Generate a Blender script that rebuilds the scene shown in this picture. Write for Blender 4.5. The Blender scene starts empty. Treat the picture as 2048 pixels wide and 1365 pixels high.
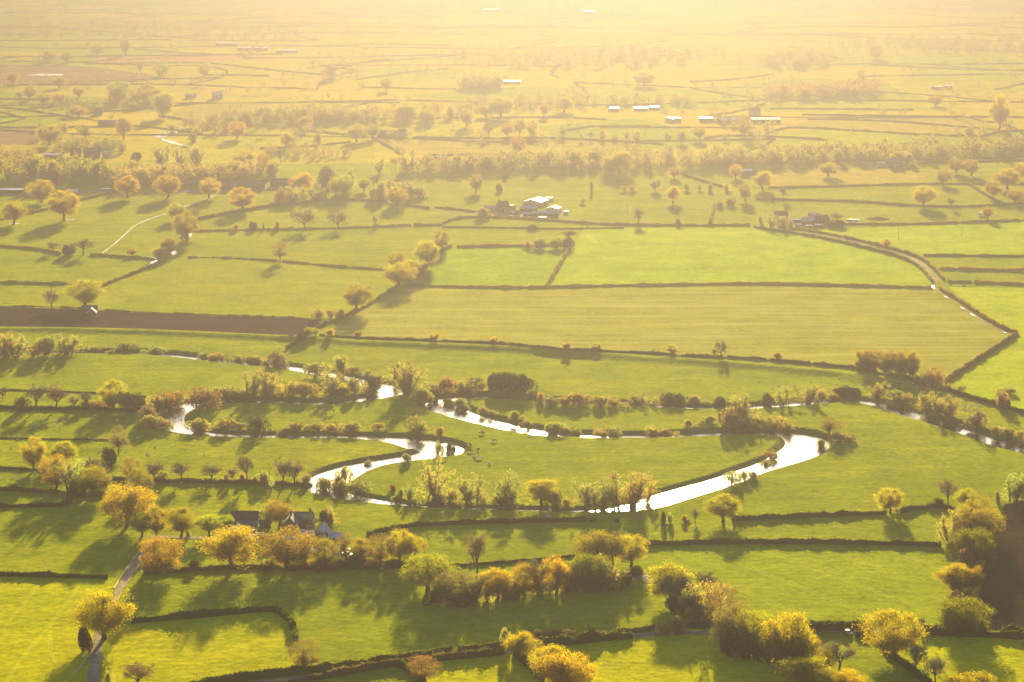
import bpy, bmesh, math, random
import numpy as np
from mathutils import Vector, Matrix
C = bpy.context.scene.collection
R = math.radians

# ---------------------------------------------------------------- camera, sky, sun, exposure
CAM_H, F_PX, HORIZON = 243.0, 5120.0, -185.0        # height above the plain, focal length in photo pixels, horizon row
PITCH = math.atan((682.5 - HORIZON) / F_PX)
SUN_AZ, SUN_EL = R(2.0), R(9.4)                    # azimuth measured from straight ahead (+Y) towards the right (+X)
HAZE_COLOR, HAZE_DENSITY, HAZE_G = (0.0200, 0.0184, 0.0228), 0.00042, 0.765
HAZE_TOP = 248.0
scene = bpy.context.scene
cam_data = bpy.data.cameras.new('camera'); cam = bpy.data.objects.new('camera', cam_data); C.objects.link(cam)
cam.location = (0, 0, CAM_H); cam.rotation_euler = (math.pi / 2 - PITCH, 0, 0)
cam_data.sensor_width = 36.0; cam_data.lens = F_PX / 2048 * 36.0
cam_data.clip_start = 1.0; cam_data.clip_end = 40000.0
scene.camera = cam
world = bpy.data.worlds.new('World'); scene.world = world; world.use_nodes = True
wn = world.node_tree.nodes; bg = wn['Background']
sky = wn.new('ShaderNodeTexSky'); sky.sky_type = 'NISHITA'; sky.sun_disc = False
sky.sun_elevation = SUN_EL; sky.sun_rotation = SUN_AZ; sky.air_density = 0.6; sky.dust_density = 1.0
world.node_tree.links.new(sky.outputs[0], bg.inputs[0]); bg.inputs[1].default_value = 0.05
sun_data = bpy.data.lights.new('sun', 'SUN'); sun = bpy.data.objects.new('sun', sun_data); C.objects.link(sun)
sun_data.energy = 5.0; sun_data.angle = R(0.5); sun_data.color = (1.0, 0.81, 0.37)
to_sun = Vector((math.sin(SUN_AZ) * math.cos(SUN_EL), math.cos(SUN_AZ) * math.cos(SUN_EL), math.sin(SUN_EL)))
sun.rotation_euler = to_sun.to_track_quat('Z', 'Y').to_euler(); sun.location = (0, 0, 600)
scene.view_settings.view_transform = 'Standard'; scene.view_settings.look = 'None'
scene.view_settings.exposure = 3.38; scene.view_settings.gamma = 1.0
scene.cycles.max_bounces = 6; scene.cycles.diffuse_bounces = 2; scene.cycles.glossy_bounces = 2
scene.cycles.transmission_bounces = 3; scene.cycles.volume_bounces = 0; scene.cycles.transparent_max_bounces = 8
scene.cycles.use_denoising = True
scene.cycles.sample_clamp_direct = 0.0; scene.cycles.sample_clamp_indirect = 4.0

# ---------------------------------------------------------------- names, labels
def tag(o, label=None, cat=None, group=None, kind=None):
    if label: o['label'] = label
    if cat: o['category'] = cat
    if group: o['group'] = group
    if kind: o['kind'] = kind
    return o
def empty(name, loc, rz=0.0, scale=(1, 1, 1)):
    o = bpy.data.objects.new(name, None); C.objects.link(o)
    o.location = loc; o.rotation_euler = (0, 0, rz); o.scale = scale; o.empty_display_size = 1.0
    return o
def mesh_obj(name, me, parent=None):
    o = bpy.data.objects.new(name, me); C.objects.link(o)
    if parent: o.parent = parent
    return o
def np_mesh(name, co, faces, mat=None, smooth=False):
    """co: (n,3); faces: (m,k) int array, or a list of such arrays"""
    me = bpy.data.meshes.new(name)
    co = np.ascontiguousarray(co, dtype=np.float32)
    fl = faces if isinstance(faces, list) else [faces]
    fl = [np.asarray(f, dtype=np.int32) for f in fl if len(f)]
    idx = np.concatenate([f.ravel() for f in fl]); tot = np.concatenate([np.full(len(f), f.shape[1], np.int32) for f in fl])
    start = np.concatenate([[0], np.cumsum(tot)[:-1]]).astype(np.int32)
    me.vertices.add(len(co)); me.vertices.foreach_set('co', co.ravel())
    me.loops.add(len(idx)); me.loops.foreach_set('vertex_index', idx)
    me.polygons.add(len(tot)); me.polygons.foreach_set('loop_start', start); me.polygons.foreach_set('loop_total', tot)
    me.update(calc_edges=True)
    if smooth: me.polygons.foreach_set('use_smooth', np.ones(len(tot), dtype=bool))
    if mat: me.materials.append(mat)
    return me

# ---------------------------------------------------------------- the plain: from a place in the photo to a place on the land
def ray_dir(px, py):
    px = np.asarray(px, float); py = np.asarray(py, float)
    u = px - 1024.0; w = -(py - 682.5)
    sy, cy = math.sin(PITCH), math.cos(PITCH)
    return u, F_PX * cy + w * sy, -F_PX * sy + w * cy
def flat(px, py, z=0.0):
    dx, dy, dz = ray_dir(px, py)
    t = (z - CAM_H) / dz
    return dx * t, dy * t
def line_world(pts):
    a = np.array(pts, float); x, y = flat(a[:, 0], a[:, 1]); return np.stack([x, y], 1)
def resample(p, step):
    seg = np.hypot(*(p[1:] - p[:-1]).T); s = np.concatenate([[0], np.cumsum(seg)])
    n = max(2, int(s[-1] / step) + 1); t = np.linspace(0, s[-1], n)
    return np.stack([np.interp(t, s, p[:, k]) for k in range(p.shape[1])], 1)
def smooth_line(p, it=2):
    for _ in range(it):                              # Chaikin corner cutting
        q = np.empty((2 * len(p), p.shape[1])); q[0::2] = p; q[1::2] = p
        a, b = p[:-1], p[1:]
        q = np.concatenate([p[:1], np.stack([a * .75 + b * .25, a * .25 + b * .75], 1).reshape(-1, p.shape[1]), p[-1:]])
        p = q
    return p
def dist_to_line(x, y, p, w=None, cut=60.0):
    """distance from points to a polyline (and the interpolated 3rd column where given)"""
    d = np.full(x.shape, 1e9); wv = np.zeros(x.shape)
    for a, b in zip(p[:-1], p[1:]):
        m = (x > min(a[0], b[0]) - cut) & (x < max(a[0], b[0]) + cut) & (y > min(a[1], b[1]) - cut) & (y < max(a[1], b[1]) + cut)
        if not m.any(): continue
        xx, yy = x[m], y[m]
        ex, ey = b[0] - a[0], b[1] - a[1]
        t = np.clip(((xx - a[0]) * ex + (yy - a[1]) * ey) / (ex * ex + ey * ey + 1e-9), 0, 1)
        dd = np.hypot(xx - a[0] - t * ex, yy - a[1] - t * ey)
        old = d[m]; near = dd < old
        old[near] = dd[near]; d[m] = old
        if w is not None:
            ow = wv[m]; ow[near] = (w[0][0] * 0 + a[2] + (b[2] - a[2]) * t)[near]; wv[m] = ow
    return (d, wv) if w is not None else d
# river centre line in the photo: (x, y, water width in metres)
RIVER = [(-320,701,9),(100,701,9),(170,703,8),(300,704,8),(345,708,9),(420,716,8),(500,724,8),(570,730,8),(620,738,9),(690,752,9),(745,765,11),
 (785,774,15),(786,783,12),(750,792,9),(700,799,8),(640,803,8),(560,800,8),(480,797,8),(405,800,9),(354,813,12),(333,832,14),(347,850,12),(390,862,9),
 (440,866,7),(520,868,6),(600,869,6),(700,869,6),(750,872,9),(800,876,14),(845,883,21),(876,892,23),(884,900,19),(855,907,13),(800,914,9),(745,922,9),(700,934,14),(662,952,18),(643,969,16),
 (672,984,9),(730,994,6),(780,1001,4),(830,1006,.8),(900,1010,.5),(1020,1014,1.2),(1100,1016,.6),(1150,1017,1),(1220,1014,6),(1262,1010,11),(1300,1002,13),(1348,986,14),(1400,971,13),(1450,957,12),(1500,937,10),
 (1545,924,12),(1585,908,17),(1617,890,20),(1610,873,18),(1572,863,12),(1480,862,9),(1380,867,8),(1250,869,7),(1150,867,9),(1080,862,12),(1000,846,13),(930,828,14),(886,811,16),
 (882,799,14),(918,792,11),(960,790,9),(1030,795,7),(1100,800,7),(1200,804,7),(1300,808,7),(1400,812,7),(1480,812,7),(1560,808,10),(1640,800,10),(1720,798,9),
 (1770,808,9),(1820,826,11),(1880,843,10),(1940,863,9),(1990,881,10),(2048,898,10),(2380,960,10)]
_r = np.array(RIVER, float); _rx, _ry = flat(_r[:, 0], _r[:, 1])
RIVER_W = smooth_line(np.stack([_rx, _ry, _r[:, 2]], 1), 2)
LEVEES = [([(-320,660),(0,661),(160,664),(350,669),(560,679)], 1.7), ([(600,679),(700,688),(860,694),(1000,699),(1200,711),(1380,724),(1560,738),(1700,753),(1800,776)], 1.7)]
LEVEES_W = [(resample(line_world(p), 40), h) for p, h in LEVEES]
BANK = 4.6                                             # metres from the water's edge to the top of the bank
WATER_Z = -1.45
rngh = np.random.RandomState(5)
WAVES = [(rngh.uniform(0, 6.28), rngh.uniform(0, 6.28), 2 * math.pi / l, a) for l, a in ((520, .7), (330, .45), (210, .3), (140, .2), (90, .11), (61, .06))]
def height(x, y, river=True):
    x = np.asarray(x, float); y = np.asarray(y, float)
    h = np.zeros(np.broadcast(x, y).shape); x = x + h; y = y + h
    for th, ph, k, a in WAVES:
        h += .55 * a * np.sin(k * (x * math.cos(th) + y * math.sin(th)) + ph + 1.3 * np.sin(k * .37 * (x * math.sin(th) - y * math.cos(th))))
    h = np.maximum(h, -.35)
    for p, lh in LEVEES_W:
        d = dist_to_line(x, y, p)
        h += lh * np.clip(1.15 - d / 11.0, 0, 1) ** 1.15
    if river:
        d, w = dist_to_line(x, y, RIVER_W, w=RIVER_W)
        e = d - w / 2                                  # metres outside the water's edge
        bank = np.clip(e / BANK, 0, 1); bank = bank * bank * (3 - 2 * bank)
        inside = e < BANK
        low = WATER_Z - .1 - np.clip(-e / 4, 0, 1) * .8
        h = np.where(inside, low + (h - low) * bank, h)
    return h
def ground(px, py):
    """photo pixel -> point on the land"""
    z = 0.0
    for _ in range(4):
        x, y = flat(px, py, z); z = height(x, y)
    return np.array(x), np.array(y), np.array(z)
def scale_at(py):                                      # photo pixels per metre at that row
    return (np.asarray(py, float) - HORIZON) / CAM_H
TILES = {'A': (0, 1000), 'B': (680, 1000), 'C': (1348, 1000), 'D': (0, 660), 'E': (680, 660), 'F': (1348, 660),
         'G': (0, 330), 'H': (680, 330), 'I': (1348, 330), 'J': (0, 0), 'K': (680, 0), 'L': (1348, 0)}
def T(tile, x, y):                                     # survey sheets: twelve enlarged sections of the photo
    if tile == '.': return x, y
    ox, oy = TILES[tile]; return ox + x / 2.9257, oy + y / 2.9257

# ---------------------------------------------------------------- materials
def new_mat(name):
    m = bpy.data.materials.new(name); m.use_nodes = True
    nt = m.node_tree; nt.nodes.clear(); out = nt.nodes.new('ShaderNodeOutputMaterial')
    return m, nt, out
def N(nt, kind, **kw):
    n = nt.nodes.new(kind)
    for k, v in kw.items():
        if k.startswith('in_'):
            key = k[3:]; key = int(key) if key.isdigit() else key.replace('_', ' ')
            n.inputs[key].default_value = v
        else: setattr(n, k, v)
    return n
def noise(nt, vec, scale, detail=3.0, rough=.55):
    n = N(nt, 'ShaderNodeTexNoise', in_Scale=scale, in_Detail=detail, in_Roughness=rough); nt.links.new(vec, n.inputs['Vector']); return n.outputs[0]
def ramp(nt, fac, stops):
    r = N(nt, 'ShaderNodeValToRGB'); e = r.color_ramp.elements
    while len(e) < len(stops): e.new(.5)
    for k, (p, c) in enumerate(stops): e[k].position = p; e[k].color = (*c, 1) if len(c) == 3 else c
    nt.links.new(fac, r.inputs[0]); return r.outputs[0]
def math_node(nt, op, a, b=None, clamp=False):
    n = N(nt, 'ShaderNodeMath', operation=op, use_clamp=clamp)
    for k, v in enumerate((a, b)):
        if v is None: continue
        if isinstance(v, (int, float)): n.inputs[k].default_value = v
        else: nt.links.new(v, n.inputs[k])
    return n.outputs[0]
def mix_col(nt, fac, a, b, blend='MIX'):
    n = N(nt, 'ShaderNodeMix', data_type='RGBA', blend_type=blend)
    for i, v in ((0, fac), (6, a), (7, b)):
        if isinstance(v, (int, float)): n.inputs[i].default_value = v
        elif isinstance(v, tuple): n.inputs[i].default_value = (*v, 1)
        else: nt.links.new(v, n.inputs[i])
    return n.outputs[2]
SHEEN = 1.0
def rough_ground(name, c1, c2, c3=None, stripes=None, tram=None, bump=.5, tuft=1.6, streak=None, sheen=SHEEN, patch=False):
    """land cover: two or three colours in patches, blade-scale relief, drilling stripes and tramlines where the crop has them"""
    m, nt, out = new_mat(name); L = nt.links
    pos = N(nt, 'ShaderNodeNewGeometry').outputs['Position']
    col = mix_col(nt, ramp(nt, noise(nt, pos, .012, 4), [(.35, (0, 0, 0)), (.68, (1, 1, 1))]), c1, c2)
    col = mix_col(nt, ramp(nt, noise(nt, pos, .11, 5, .65), [(.42, (0, 0, 0)), (.75, (.75, .75, .75))]), col, c3 or tuple(.72 * v for v in c1))
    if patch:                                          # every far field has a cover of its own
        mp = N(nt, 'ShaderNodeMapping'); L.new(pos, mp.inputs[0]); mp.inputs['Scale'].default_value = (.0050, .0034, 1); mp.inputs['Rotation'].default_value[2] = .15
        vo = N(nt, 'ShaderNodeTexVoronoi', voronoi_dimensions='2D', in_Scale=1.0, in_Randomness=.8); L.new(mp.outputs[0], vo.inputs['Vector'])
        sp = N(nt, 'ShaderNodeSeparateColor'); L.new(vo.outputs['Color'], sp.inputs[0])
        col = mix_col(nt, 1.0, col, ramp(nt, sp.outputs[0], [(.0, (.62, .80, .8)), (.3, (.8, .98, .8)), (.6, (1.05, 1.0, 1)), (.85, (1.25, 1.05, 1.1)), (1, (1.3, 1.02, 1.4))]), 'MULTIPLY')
    fine = noise(nt, pos, .34, 6, .78)
    col = mix_col(nt, 1.0, col, ramp(nt, fine, [(.28, (.60, .60, .58)), (.70, (1.30, 1.30, 1.32))]), 'MULTIPLY')
    col = mix_col(nt, 1.0, col, ramp(nt, noise(nt, pos, .032, 4, .62), [(.33, (.80, .82, .8)), (.66, (1.17, 1.13, 1.1))]), 'MULTIPLY')
    def along(ang, spacing):                           # coordinate across a set of parallel lines, in spacings
        v = N(nt, 'ShaderNodeVectorMath', operation='DOT_PRODUCT'); L.new(pos, v.inputs[0])
        v.inputs[1].default_value = (math.cos(ang) / spacing, math.sin(ang) / spacing, 0); return v.outputs['Value']
    if streak:                                         # mowing or grazing lines: long soft noise
        mp = N(nt, 'ShaderNodeMapping'); L.new(pos, mp.inputs[0]); mp.inputs['Rotation'].default_value[2] = streak[0]
        mp.inputs['Scale'].default_value = (.008, .12, .1)
        s = noise(nt, mp.outputs[0], 1.0, 4, .6)
        col = mix_col(nt, ramp(nt, s, [(.45, (0, 0, 0)), (.7, (streak[1],) * 3)]), col, streak[2])
    if stripes:
        a = along(stripes[0], stripes[1]); f = math_node(nt, 'FRACT', a); t = math_node(nt, 'ABSOLUTE', math_node(nt, 'SUBTRACT', f, .5))
        col = mix_col(nt, math_node(nt, 'MULTIPLY', t, stripes[2] * 2), col, stripes[3])
    if tram:                                           # pairs of wheel marks
        ang, spacing, tc, amt = tram
        a = math_node(nt, 'MULTIPLY', math_node(nt, 'FRACT', along(ang, spacing)), spacing)
        d = math_node(nt, 'ABSOLUTE', math_node(nt, 'SUBTRACT', math_node(nt, 'ABSOLUTE', math_node(nt, 'SUBTRACT', a, spacing / 2)), 1.0))
        wob = math_node(nt, 'ADD', d, math_node(nt, 'MULTIPLY', math_node(nt, 'SUBTRACT', noise(nt, pos, .05), .5), .5))
        fac = math_node(nt, 'MULTIPLY', math_node(nt, 'SUBTRACT', 1.0, math_node(nt, 'DIVIDE', wob, .55), clamp=True), amt)
        col = mix_col(nt, fac, col, tc)
    b1 = N(nt, 'ShaderNodeBump', in_Strength=bump, in_Distance=1.0); hgt = math_node(nt, 'MULTIPLY', noise(nt, pos, tuft, 5, .75), .55)
    hg2 = math_node(nt, 'ADD', hgt, math_node(nt, 'ADD', math_node(nt, 'MULTIPLY', noise(nt, pos, .22, 3, .6), .75), math_node(nt, 'MULTIPLY', noise(nt, pos, .055, 3, .6), 1.5))); L.new(hg2, b1.inputs['Height'])
    p = N(nt, 'ShaderNodeBsdfPrincipled', in_Roughness=.95); p.inputs['Specular IOR Level'].default_value = 0.0
    L.new(col, p.inputs['Base Color']); L.new(b1.outputs[0], p.inputs['Normal'])
    if sheen:
        p.inputs['Sheen Weight'].default_value = sheen; p.inputs['Sheen Roughness'].default_value = .4; L.new(col, p.inputs['Sheen Tint'])
    L.new(p.outputs[0], out.inputs[0]); return m

MAT_WATER, nt, out = new_mat('river_water')
p = N(nt, 'ShaderNodeBsdfPrincipled', in_Roughness=.16, in_IOR=1.333); p.inputs['Base Color'].default_value = (.035, .035, .02, 1)
pos = N(nt, 'ShaderNodeNewGeometry').outputs['Position']
b = N(nt, 'ShaderNodeBump', in_Strength=.4, in_Distance=1.0)
nt.links.new(math_node(nt, 'MULTIPLY', math_node(nt, 'MULTIPLY', noise(nt, pos, .8, 4, .7), ramp(nt, noise(nt, pos, .03, 3, .6), [(.35, (.25,) * 3), (.62, (1, 1, 1))])), .30), b.inputs['Height']); nt.links.new(b.outputs[0], p.inputs['Normal'])
nt.links.new(p.outputs[0], out.inputs[0])
# ---------------------------------------------------------------- fields
GRASS = ((.135, .150, .010), (.165, .165, .012))
MATS = {
 'pasture':  rough_ground('pasture_grass', (0.146, 0.171, 0.005), (0.192, 0.197, 0.006), (0.108, 0.136, 0.005), streak=(R(8), .6, (0.102, 0.123, 0.005))),
 'meadow':   rough_ground('meadow_grass', (0.166, 0.181, 0.006), (0.206, 0.201, 0.008), (0.126, 0.150, 0.006), streak=(R(-12), .6, (0.130, 0.154, 0.006))),
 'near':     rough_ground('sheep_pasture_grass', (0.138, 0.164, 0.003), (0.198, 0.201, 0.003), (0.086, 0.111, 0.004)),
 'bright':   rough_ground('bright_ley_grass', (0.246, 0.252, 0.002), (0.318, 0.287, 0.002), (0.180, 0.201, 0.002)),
 'crop':     rough_ground('winter_wheat', (0.134, 0.190, 0.005), (0.158, 0.201, 0.006), tram=(R(-28), 24.0, (0.096, 0.129, 0.016), .7), bump=.3),
 'crop_b':   rough_ground('winter_barley', (0.166, 0.211, 0.005), (0.186, 0.220, 0.006), tram=(R(-21), 24.0, (0.138, 0.164, 0.016), .5), bump=.3),
 'crop_c':   rough_ground('young_barley', (0.158, 0.187, 0.003), (0.182, 0.205, 0.004), tram=(R(28), 21.0, (0.264, 0.246, 0.032), .5), stripes=(R(28), 5.2, .35, (0.150, 0.175, 0.010)), bump=.4),
 'vivid':    rough_ground('vivid_spring_wheat', (0.186, 0.228, 0.004), (0.216, 0.240, 0.004), bump=.3),
 'pale':     rough_ground('pale_cut_meadow', (.185, .180, .014), (.158, .162, .010), (.205, .192, .030), streak=(R(4), .7, (.27, .25, .075))),
 'ochre':    rough_ground('straw_coloured_field', (.25, .195, .030), (.23, .185, .026)),
 'tan':      rough_ground('tan_bare_field', (.32, .17, .07), (.30, .165, .06)),
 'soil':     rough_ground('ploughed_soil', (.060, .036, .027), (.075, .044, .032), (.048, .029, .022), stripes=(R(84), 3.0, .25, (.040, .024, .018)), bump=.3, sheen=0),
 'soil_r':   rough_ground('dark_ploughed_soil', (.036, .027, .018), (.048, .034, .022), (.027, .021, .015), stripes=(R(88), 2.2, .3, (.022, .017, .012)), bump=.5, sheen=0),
 'soil_far': rough_ground('haze_paled_ploughed_soil', (.15, .095, .055), (.17, .11, .06)),  # ploughed soil lightened, the veil of haze put into its colour
 'bank':     rough_ground('river_bank_earth', (.120, .135, .016), (.140, .120, .035), (.100, .100, .026), bump=.6),
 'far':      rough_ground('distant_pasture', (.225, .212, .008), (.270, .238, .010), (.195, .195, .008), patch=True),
}
# (name, material, label, outline in the photo)
FIELDS = [
 ('ploughed_field', 'soil', 'long brown ploughed strip around the small red brick barn', [(-320,612),(0,614),(160,620),(330,628),(640,638),(634,655),(600,672),(583,681),(560,674),(300,664),(0,656),(-320,654)]),
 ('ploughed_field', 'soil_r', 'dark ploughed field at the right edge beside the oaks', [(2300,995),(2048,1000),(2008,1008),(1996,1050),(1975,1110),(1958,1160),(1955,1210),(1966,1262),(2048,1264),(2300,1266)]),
 ('crop_field', 'crop', 'small green wheat field with dark tramlines', [(905,497),(1130,495),(1150,486),(1094,571),(835,571)]),
 ('crop_field', 'crop_b', 'wide bright green crop field below the lane', [(1150,486),(1170,458),(1247,456),(1502,452),(1553,464),(1656,475),(1758,499),(1820,518),(1855,545),(1866,573),(1500,568),(1094,571)]),
 ('crop_field', 'vivid', 'vivid green wheat field at the right edge', [(1895,573),(2048,576),(2330,580),(2330,890),(2048,826),(1946,796),(1893,768),(2036,672),(1985,640)]),
 ('crop_field', 'crop_b', 'green field above the bend in the lane', [(1600,462),(1854,450),(2048,441),(2330,425),(2330,515),(2048,511),(1847,509),(1760,494),(1660,472)]),
 ('meadow_field', 'pale', 'huge pale meadow in the middle of the plain', [(680,640),(724,617),(796,574),(919,574),(1056,577),(1141,574),(1348,571),(1690,572),(1862,577),(1946,632),(2030,672),(1891,762),(1861,769),(1724,738),(1485,717),(1158,704),(871,683),(660,674)]),
 ('meadow_field', 'meadow', 'wide meadow strip beside the plough strip and big oak', [(198,577),(290,540),(331,518),(444,516),(547,522),(700,536),(790,545),(796,573),(724,617),(640,638),(330,628),(170,617)]),
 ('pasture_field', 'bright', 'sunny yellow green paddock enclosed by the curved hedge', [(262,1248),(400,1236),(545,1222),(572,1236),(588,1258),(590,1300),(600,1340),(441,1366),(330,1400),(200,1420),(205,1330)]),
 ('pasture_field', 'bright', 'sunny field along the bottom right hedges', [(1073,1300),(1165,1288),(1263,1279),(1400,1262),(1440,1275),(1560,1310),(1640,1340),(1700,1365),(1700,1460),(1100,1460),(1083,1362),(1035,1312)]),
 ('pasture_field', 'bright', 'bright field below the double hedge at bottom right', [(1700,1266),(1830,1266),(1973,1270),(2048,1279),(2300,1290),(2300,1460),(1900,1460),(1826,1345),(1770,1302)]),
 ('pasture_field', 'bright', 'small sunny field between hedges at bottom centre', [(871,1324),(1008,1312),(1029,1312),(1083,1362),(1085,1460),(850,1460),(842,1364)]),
 ('crop_field', 'crop_c', 'striped young barley field between hedge and oaks', [(1288,1096),(1553,1093),(1775,1094),(1890,1096),(1900,1150),(1890,1200),(1890,1254),(1614,1252),(1500,1225),(1440,1170),(1330,1160),(1275,1130)]),
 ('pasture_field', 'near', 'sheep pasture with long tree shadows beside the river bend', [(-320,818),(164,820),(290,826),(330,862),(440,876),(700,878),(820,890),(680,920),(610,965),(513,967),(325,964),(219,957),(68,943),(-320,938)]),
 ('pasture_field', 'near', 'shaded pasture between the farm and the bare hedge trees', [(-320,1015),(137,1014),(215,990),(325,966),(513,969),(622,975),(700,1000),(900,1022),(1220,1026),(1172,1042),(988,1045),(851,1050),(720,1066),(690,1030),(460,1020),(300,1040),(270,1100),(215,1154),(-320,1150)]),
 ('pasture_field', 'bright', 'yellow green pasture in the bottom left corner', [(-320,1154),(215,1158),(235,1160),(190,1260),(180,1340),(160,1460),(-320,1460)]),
 ('ochre_field', 'ochre', 'straw coloured field behind the wood at right', [(1512,345),(1640,338),(1830,340),(1860,350),(1840,374),(1656,372),(1536,374)]),
 ('ochre_field', 'ochre', 'straw coloured field behind the hedge with bare trees', [(748,290),(827,277),(1090,276),(1193,281),(1250,290),(1180,308),(850,310),(800,305)]),
 ('ochre_field', 'ochre', 'straw coloured field beside the hazy oaks at left', [(333,224),(400,210),(520,205),(545,215),(500,236),(370,240)]),
 ('ochre_field', 'ochre', 'broad straw coloured fields beyond the farm at right', [(1560,258),(1604,230),(1963,236),(1990,255),(1960,272),(1740,262)]),
 ('tan_field', 'tan', 'thin orange tan strip in the haze at left', [(170,127),(200,113),(500,110),(570,118),(420,124),(273,126)]),
 ('ploughed_field', 'soil_far', 'hazy brown field in the distance at left', [(-320,132),(30,130),(180,134),(290,148),(320,156),(230,171),(120,172),(-320,166)]),
 ('ploughed_field', 'soil_far', 'small brown field by the golden trees at left', [(-320,258),(60,258),(84,263),(76,290),(-320,288)]),
 ('pasture_field', 'crop', 'green corner field in the hazy distance at left', [(-320,222),(0,224),(48,236),(0,250),(-320,258)]),
]
# ---------------------------------------------------------------- the land: one sheet, shared out to the fields
def rows():
    r = list(np.arange(-62, 60, 3.5)) + list(np.arange(60, 650, 3.2)) + list(np.arange(650, 1030, 2.0)) + list(np.arange(1030, 1470, 4.0))
    return np.array(r)
gy = rows(); gx = np.concatenate([np.arange(-1000, -40, 16.0), np.arange(-40, 2090, 4.0), np.arange(2090, 3060, 16.0)])
GX, GY = np.meshgrid(gx, gy)
edges = []
for _, _, _, poly in FIELDS:
    q = poly + poly[:1]; edges += [(np.array(a, float), np.array(b, float)) for a, b in zip(q[:-1], q[1:])]
rs = np.gradient(gy)[:, None] * np.ones_like(GX)
SX, SY = GX.copy(), GY.copy(); best = np.full(GX.shape, .52)      # pull grid points onto field edges so that borders run clean
for a, b in edges:
    i0 = max(0, np.searchsorted(gy, min(a[1], b[1])) - 2); i1 = np.searchsorted(gy, max(a[1], b[1])) + 2
    j0 = max(0, np.searchsorted(gx, min(a[0], b[0])) - 2); j1 = np.searchsorted(gx, max(a[0], b[0])) + 2
    sl = (slice(i0, i1), slice(j0, j1))
    ux, uy, k = GX[sl] / 4.0, GY[sl], rs[sl]
    if ux.size == 0: continue
    ex, ey = (b[0] - a[0]) / 4.0, (b[1] - a[1]) / k
    dx, dy = ux - a[0] / 4.0, (uy - a[1]) / k
    t = np.clip((dx * ex + dy * ey) / (ex * ex + ey * ey + 1e-9), 0, 1)
    d = np.hypot(dx - t * ex, dy - t * ey); m = d < best[sl]
    bs = best[sl]; bs[m] = d[m]; best[sl] = bs
    v = SX[sl]; v[m] = (a[0] + t * (b[0] - a[0]))[m]; SX[sl] = v
    v = SY[sl]; v[m] = (a[1] + t * (b[1] - a[1]))[m]; SY[sl] = v
WX, WY = flat(SX, SY); WZ = height(WX, WY)
nr, nc = GX.shape
vid = np.arange(nr * nc).reshape(nr, nc)
quads = np.stack([vid[1:, :-1], vid[1:, 1:], vid[:-1, 1:], vid[:-1, :-1]], -1).reshape(-1, 4)
co = np.stack([WX, WY, WZ], -1).reshape(-1, 3)
cx = SX.reshape(-1)[quads].mean(1); cy = SY.reshape(-1)[quads].mean(1)
wx = co[quads, 0].mean(1); wy = co[quads, 1].mean(1)
def inside(px, py, poly):
    p = np.array(poly, float); c = np.zeros(px.shape, bool)
    for a, b in zip(p, np.roll(p, -1, 0)):
        m = ((a[1] > py) != (b[1] > py))
        with np.errstate(divide='ignore', invalid='ignore'):
            xi = (b[0] - a[0]) * (py - a[1]) / (b[1] - a[1]) + a[0]
        c ^= m & (px < xi)
    return c
cls = np.full(len(quads), -1)
for k, f in enumerate(FIELDS): cls[inside(cx, cy, f[3])] = k
rd, rw = dist_to_line(wx, wy, RIVER_W, w=RIVER_W); re = rd - rw / 2
NF = len(FIELDS)
cls[re < 4.6] = NF
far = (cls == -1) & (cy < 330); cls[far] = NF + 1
def land(name, sel, mat, label, cat):
    q = quads[sel]; u, inv = np.unique(q, return_inverse=True)
    me = np_mesh(name, co[u], inv.reshape(q.shape), mat, smooth=True)
    return tag(mesh_obj(name, me), label, cat, kind='structure')
for k, f in enumerate(FIELDS):
    if (cls == k).any(): land(f[0], cls == k, MATS[f[1]], f[2], 'field')
land('river_bank', cls == NF, MATS['bank'], 'earthy banks of the winding river', 'bank')
land('distant_ground', cls == NF + 1, MATS['far'], 'patchwork of hazy pastures stretching away to the top', 'ground')
land('ground', cls == -1, MATS['pasture'], 'green pasture land of the river plain', 'ground')
sel = re < 2.2                                          # still water filling the channel
q = quads[sel]; u, inv = np.unique(q, return_inverse=True); wco = co[u].copy(); wco[:, 2] = WATER_Z
tag(mesh_obj('river', np_mesh('river', wco, inv.reshape(q.shape), MAT_WATER)), 'silver meandering river shining in the low sun', 'river', kind='structure')
# ---------------------------------------------------------------- foliage and bark
def leaf_mat(name, c, tr, var=.20, trans=.58):
    """leaves: diffuse with light coming through, tint varies from plant to plant and clump to clump"""
    m, nt, out = new_mat(name); L = nt.links
    oi = N(nt, 'ShaderNodeObjectInfo'); tc = N(nt, 'ShaderNodeTexCoord')
    v = math_node(nt, 'ADD', math_node(nt, 'MULTIPLY', oi.outputs['Random'], var * 2), 1 - var)
    w = math_node(nt, 'ADD', math_node(nt, 'MULTIPLY', math_node(nt, 'FRACT', math_node(nt, 'MULTIPLY', oi.outputs['Random'], 7.31)), var * 1.0), 1.04 - var * .5)
    n = ramp(nt, noise(nt, tc.outputs['Object'], 9.0, 3), [(.3, (.72, .72, .72)), (.7, (1.25, 1.25, 1.25))])
    def tint(cc):
        a = mix_col(nt, 1.0, tuple(cc), n, 'MULTIPLY')
        g = N(nt, 'ShaderNodeCombineColor'); L.new(v, g.inputs[0]); L.new(w, g.inputs[1]); L.new(w, g.inputs[2])
        return mix_col(nt, 1.0, a, g.outputs[0], 'MULTIPLY')
    d = N(nt, 'ShaderNodeBsdfDiffuse'); t = N(nt, 'ShaderNodeBsdfTranslucent'); mx = N(nt, 'ShaderNodeMixShader', in_0=trans)
    L.new(tint(c), d.inputs[0]); L.new(tint(tr), t.inputs[0]); L.new(d.outputs[0], mx.inputs[1]); L.new(t.outputs[0], mx.inputs[2])
    L.new(mx.outputs[0], out.inputs[0]); return m
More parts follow.
